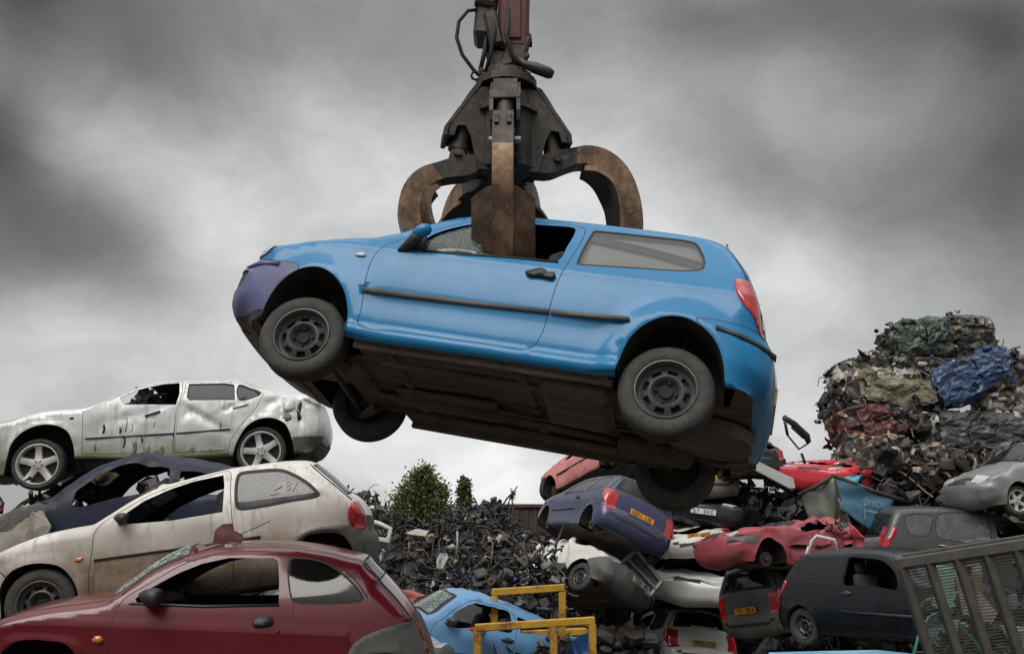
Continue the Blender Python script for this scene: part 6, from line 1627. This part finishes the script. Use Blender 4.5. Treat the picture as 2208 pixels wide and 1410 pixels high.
def stroke(a,b,w=.022):
    x0,z0=a;x1,z1=b; L=math.hypot(x1-x0,z1-z0); 
    f=lambda x,z:.02*0-.062-.0+.19*(x+.25)/1.2
    mb.box(((x0+x1)/2,f((x0+x1)/2,0),(z0+z1)/2),(L+w*.6,.012,w),Matrix.Rotation(.165,3,'Z')@Matrix.Rotation(-math.atan2(z1-z0,x1-x0),3,'Y'),0,.002)
for k in range(5):
    a=math.pi/2+k*2*math.pi/5; b=a+4*math.pi/5; stroke((.34+.10*math.cos(a),-.10+.10*math.sin(a)),(.34+.10*math.cos(b),-.10+.10*math.sin(b)),.011)
for i,ch in enumerate('MOR'):
    for (ax_,az_,bx,bz) in GLYPH[ch]: stroke((.46+i*.095+ax_*.065,-.19-i*.012+az_*.10),(.46+i*.095+bx*.065,-.19-i*.012+bz*.10),.014)
stroke((.32,-.27),(.68,-.34),.03); stroke((.28,-.24),(.28,-.45),.02)
mb.build('faded_marking',[plain('faded_white_mark',(.22,.30,.36),.6,0,.3,12)],skip)

# rusty container end behind the heap
cont=empty('steel_container','dark rusty steel container end behind the scrap heap','container',T((1.3,32.,0)))
mb=MB(); mb.box((0,0,.65),(4.4,.06,4.2))
for k in range(15): mb.box((-2.0+k*.29,-.05,.65),(.13,.06,4.0),None,0,.02)
CONT=plain('rusty_container',(.062,.042,.037),.75,.2,.3,3,.2,second=(.10,.065,.05)); mb.build('wall_panel',[CONT],cont)
mb=MB(); mb.box((0,-.03,2.78),(4.5,.18,.12)); mb.box((-2.2,-.03,.65),(.14,.18,4.3)); mb.box((2.2,-.03,.65),(.14,.18,4.3)); mb.build('frame_rail',[CONT],cont)
mb=MB(); mb.box((0,3.,.65),(4.35,5.9,4.1)); mb.build('container_body',[CONT],cont)

# yellow stillage
YEL=plain('rusty_yellow_paint',(.47,.265,.022),.55,0,.25,5,.3,.006,second=(.19,.075,.03),spots=(.50,.60))
yf=empty('yellow_frame','rusty yellow steel stillage frame in front of the light blue car','steel frame',T((.32,14.2,-.3)))
def tubebox(mb,a,b,w):
    a=Vector(a);b=Vector(b); d=b-a; R=d.to_track_quat('X','Z').to_matrix(); mb.box((a+b)/2,(d.length+w*.0,w,w),R,0,w*.12)
def frame(nm,segs,w,mat,parent):
    mb=MB()
    for a,b in segs: tubebox(mb,a,b,w)
    return mb.build(nm,[mat],parent)
frame('front_frame',[((-.80,0,-1.1),(-.80,0,.56)),((.80,0,-1.1),(.80,0,.66)),((-.84,-.002,.60),(.84,-.002,.70)),((.26,.003,-1.1),(.26,.003,.63)),((-.76,.004,-.5),(.76,.004,-.5))],.105,YEL,yf)
frame('rear_frame',[((-.58,.7,-1.1),(-.58,.7,1.00)),((.42,.7,-1.1),(.42,.7,1.06)),((-.62,.698,1.05),(.46,.698,1.12)),((-.2,.704,.46),(.8,.704,.50))],.105,YEL,yf)
frame('side_rail',[((-.80,.05,.55),(-.58,.66,.55)),((.80,.05,.64),(.78,.9,.60))],.07,YEL,yf)
sheet('blue_plastic_sheet','dark blue plastic sheet inside the right bay of the yellow frame','plastic sheet',[(-.28,-.7),(.26,-.7),(.25,.28),(.05,.25),(-.1,.12),(-.26,.16)],T((.90,14.55,-.06)),plain('blue_plastic',(.02,.09,.25),.35,0,.3,5,.1),.02,.10,21,2.5,7)
sheet('blue_plastic_sheet','bright blue plastic sheet between the red pole and the yellow frame','plastic sheet',[(-.09,-.8),(.12,-.8),(.12,.22),(-.08,.22)],T((-.60,14.6,-.08)),plain('bright_blue_plastic',(.02,.14,.36),.35,0,.2,5,.1),.02,.04,23,2.5,4)
frame('red_rail',[((-1.15,14.42,.22),(-.52,14.42,.26)),((-.71,14.43,-1.2),(-.71,14.43,.20))],.06,paint('red_rail_paint',(.42,.05,.035),.3,(.3,.14,.10),.5,coat=.1,rust=.4),None)
tag(bpy.data.objects['red_rail'],'scuffed red steel rail running into the left side of the yellow frame','steel rail')
mb=MB(); rr=random.Random(77)
for k in range(46):
    p=(rr.uniform(-.45,1.0),rr.uniform(14.3,14.8),rr.uniform(-1.2,.12)); m=weighted(rr,[3,3,2,3,.6,.4,.5,.6,.3,1,.2,.1])
    if rr.random()<.6: lump(mb,p,.22,rr,m)
    else: shard(mb,p,.3,rr,m)
tag(mb.build('frame_contents',SC),kind='stuff')

# steel mesh cage in the right foreground
CAGE=plain('weathered_cage_steel',(.088,.084,.075),.6,.2,.25,10,.2,second=(.125,.105,.085),spots=(.55,.8))
cage=empty('mesh_cage','weathered grey steel mesh cage with wide uprights in the lower right corner','cage',T(CAGE_A))
A=Vector((0,0,0)); Bv=Vector(CAGE_B); dn=Vector((.34,.02,-1.45))
mb=MB(); tubebox(mb,A-Bv*.004,Bv,.075); mb.build('top_rail',[CAGE],cage)
nu_=10
for k in range(nu_):
    a=A.lerp(Bv,k/(nu_-1)*.995)+Vector((.0,-.004,-.02)); mb=MB(); tubebox(mb,a,a+dn,.058); mb.build('upright',[CAGE],cage)
mb=MB(); uL=Bv.length; vL=dn.length; cu,cv=.036,.021; nu=int(uL/cu); nv=int(vL/cv); off=Vector((.0,.035,0))
for j in range(nv):
    for sh in(0,1):
        P_=[A+Bv*(i*cu/2/uL)+dn*((j+(.5 if (i+sh)%2 else 0))*cv/vL)+off for i in range(nu*2+1)]
        w_=.0028; vs=[];fs=[]
        for q_ in P_: vs+=[q_+Vector((0,0,w_)),q_-Vector((0,0,w_)),q_+Vector((0,.005,0))]
        for i in range(len(P_)-1):
            for k in range(3): fs.append((i*3+k,i*3+(k+1)%3,i*3+3+(k+1)%3,i*3+3+k))
        mb.add(vs,fs)
mb.build('wire_mesh',[CAGE],cage)
mb=MB(); far=Vector((.55,1.5,.02)); tubebox(mb,far,far+Bv,.07); tubebox(mb,A,far,.07); mb.build('far_rail',[CAGE],cage)
tubes('green_hose','thin green hose looping behind the mesh of the cage','hose',[[(2.85,7.35,.50),(2.97,7.45,.72),(3.08,7.5,.86),(3.17,7.5,.90),(3.26,7.5,.84),(3.38,7.45,.70),(3.45,7.4,.52)]],.012,plain('green_hose',(.04,.26,.19),.4,0,.15))
sheet('broken_glass_sheet','sheet of pale green crazed glass behind the second bay of the cage','glass sheet',[(-.09,-.14),(.0,-.17),(.10,-.13),(.09,.15),(-.07,.15),(-.04,.0)],T((3.18,7.45,1.08)),plain('crazed_green_glass',(.24,.38,.31),.4,0,.4,40,.3),.006,.02,31,6.)
sheet('torn_sheet','light grey torn panel behind the third bay of the cage','scrap panel',[(-.12,.16),(-.03,.18),(.17,-.14),(.1,-.2),(-.10,-.14)],T((3.36,7.35,1.03)),SC[4],.01,.04,33,5.)
sheet('torn_sheet','shiny crumpled pale sheet low in the cage near the right edge','scrap panel',[(-.20,.07),(.08,.08),(.24,.0),(.2,-.07),(-.14,-.06)],T((3.62,7.1,.74)),SC[5],.01,.04,35,6.)
mb=MB(); rr=random.Random(91)
for k in range(260):
    p=Vector(CAGE_A)+Bv*rr.uniform(.08,1.)+far*rr.uniform(.22,.9)+dn*rr.uniform(.12,.95)
    m=weighted(rr,[4,4,3,2,.3,.1,.4,.1,.2,.1,.2,.1]); q=rr.random(); s=rr.choice((.12,.18,.26))
    if q<.5: shard(mb,p,s,rr,m)
    elif q<.7: bent(mb,p,rr.uniform(.4,.9),rr.uniform(.01,.02),rr,m)
    else: lump(mb,p,s*.8,rr,m)
tag(mb.build('cage_scrap',SC),kind='stuff')
# ------------------------------------------------------------------ trees
LEAF=[plain('conifer_needles_mid',(.10,.115,.046),.7,0,.3,6,0,spec=.2),plain('conifer_needles_light',(.17,.175,.07),.7,0,.3,6,0,spec=.2),plain('conifer_needles_dark',(.055,.068,.032),.7,0,.3,6,0,spec=.2)]
BARK=plain('bark',(.06,.045,.033),.9,0,.3,9,.4)
def conifer(label,base,H,Rm,seed,n,bushy=True,leaf=.16):
    rr=random.Random(seed); root=empty('conifer_tree',label,'tree',Matrix.Translation(base))
    mb=MB(); mb.tube([(0,0,0),(.05,0,H*.3),(-.03,.02,H*.7),(0,0,H*.98)],[H*.03,H*.024,H*.012,H*.003],8)
    cl=[]
    def prof(t):
        return (min(1,(t/.22))**.6)*(1-max(0,(t-.22)/.78)**2.3) if bushy else (1-t)**.85*min(1,t/.1)
    for k in range(n):
        t=rr.uniform(.04,1.)**(1.05); a=rr.uniform(0,6.283); r=Rm*prof(t)*rr.uniform(.55,1.08)*(.85+.3*noise.noise(Vector((math.cos(a)*1.6,math.sin(a)*1.6,t*5+seed))))
        z0=H*max(.03,t-.16*rr.random()); tip=Vector((r*math.cos(a),r*math.sin(a),H*t+.12*r))
        if k%3==0: mb.tube([(0,0,z0),tip*.55+Vector((0,0,z0*.42)),tip],[.035,.02,.006],5)
        cl.append((tip,a,r))
    mb.build('trunk',[BARK],root,True)
    b=MB()
    for tip,a,r in cl:
        m0=weighted(rr,[4,3,3]); L=rr.uniform(.35,.75)*Rm*.42
        out=Vector((math.cos(a),math.sin(a),rr.uniform(.1,.8) if bushy else rr.uniform(-.3,.4))).normalized()
        for q in range(36):
            p=tip-out*rr.random()**1.3*L*1.4+Vector((rr.gauss(0,1),rr.gauss(0,1),rr.gauss(0,1)))*L*.26
            d=(out+Vector((rr.gauss(0,1),rr.gauss(0,1),rr.gauss(0,1)+.35))*.55).normalized(); s=d.cross(Vector((rr.gauss(0,1),rr.gauss(0,1),rr.gauss(0,1)))).normalized()
            l=leaf*rr.uniform(.6,1.3); w_=l*.22
            b.add([p,p+d*l*.5+s*w_,p+d*l,p+d*l*.5-s*w_],[(0,1,2,3)],m0 if rr.random()<.75 else weighted(rr,[3,3,3]))
    b.build('crown',LEAF,root)
conifer('broad bushy conifer rising behind the scrap heap',(-4.95,55,-1.4),7.25,3.4,3,760,True,.21)
conifer('small slender conifer to the right of the broad conifer',(-2.42,50,-1.4),6.3,1.25,5,300,False,.24)
conifer('low dark shrub between the two conifers and the container',(-1.55,46,-1.4),4.7,.95,9,140,True,.2)
conifer('tiny tuft of leaves rising above the rusty container',(.02,41,-1.4),5.2,.75,13,60,False,.13)
# chalk marks on the cream car's rear side window
mb=MB(); c=Car(white_spec); _Hm=np.array(WHITE_H+[1.]).reshape(3,3)
def wstroke(a,b,w):
    a,b=[(lambda v:(v[0]/v[2],v[1]/v[2]))(_Hm@np.array([q[0],q[1],1.])) for q in(a,b)]
    p=np.array([a,b],float); y=c.Y(p)
    A=Vector((a[0],-y[0]-.006,a[1]));B=Vector((b[0],-y[1]-.006,b[1])); d=B-A
    mb.box((A+B)/2,(d.length,.003,w),d.to_track_quat('X','Z').to_matrix(),0,.001)
wstroke((.755,1.005),(.835,1.035),.013)
for k in range(10):
    for cz in(1.012,1.050):
        a=k/10*6.283;b=(k+1)/10*6.283; wstroke((.885+.018*math.cos(a),cz+.018*math.sin(a)),(.885+.018*math.cos(b),cz+.018*math.sin(b)),.010)
wstroke((.915,.975),(.965,1.055),.014); wstroke((.72,.965),(.80,.972),.008)
mb.build('chalk_marking',[plain('chalk',(.62,.62,.62),.8,0,.1)],white)
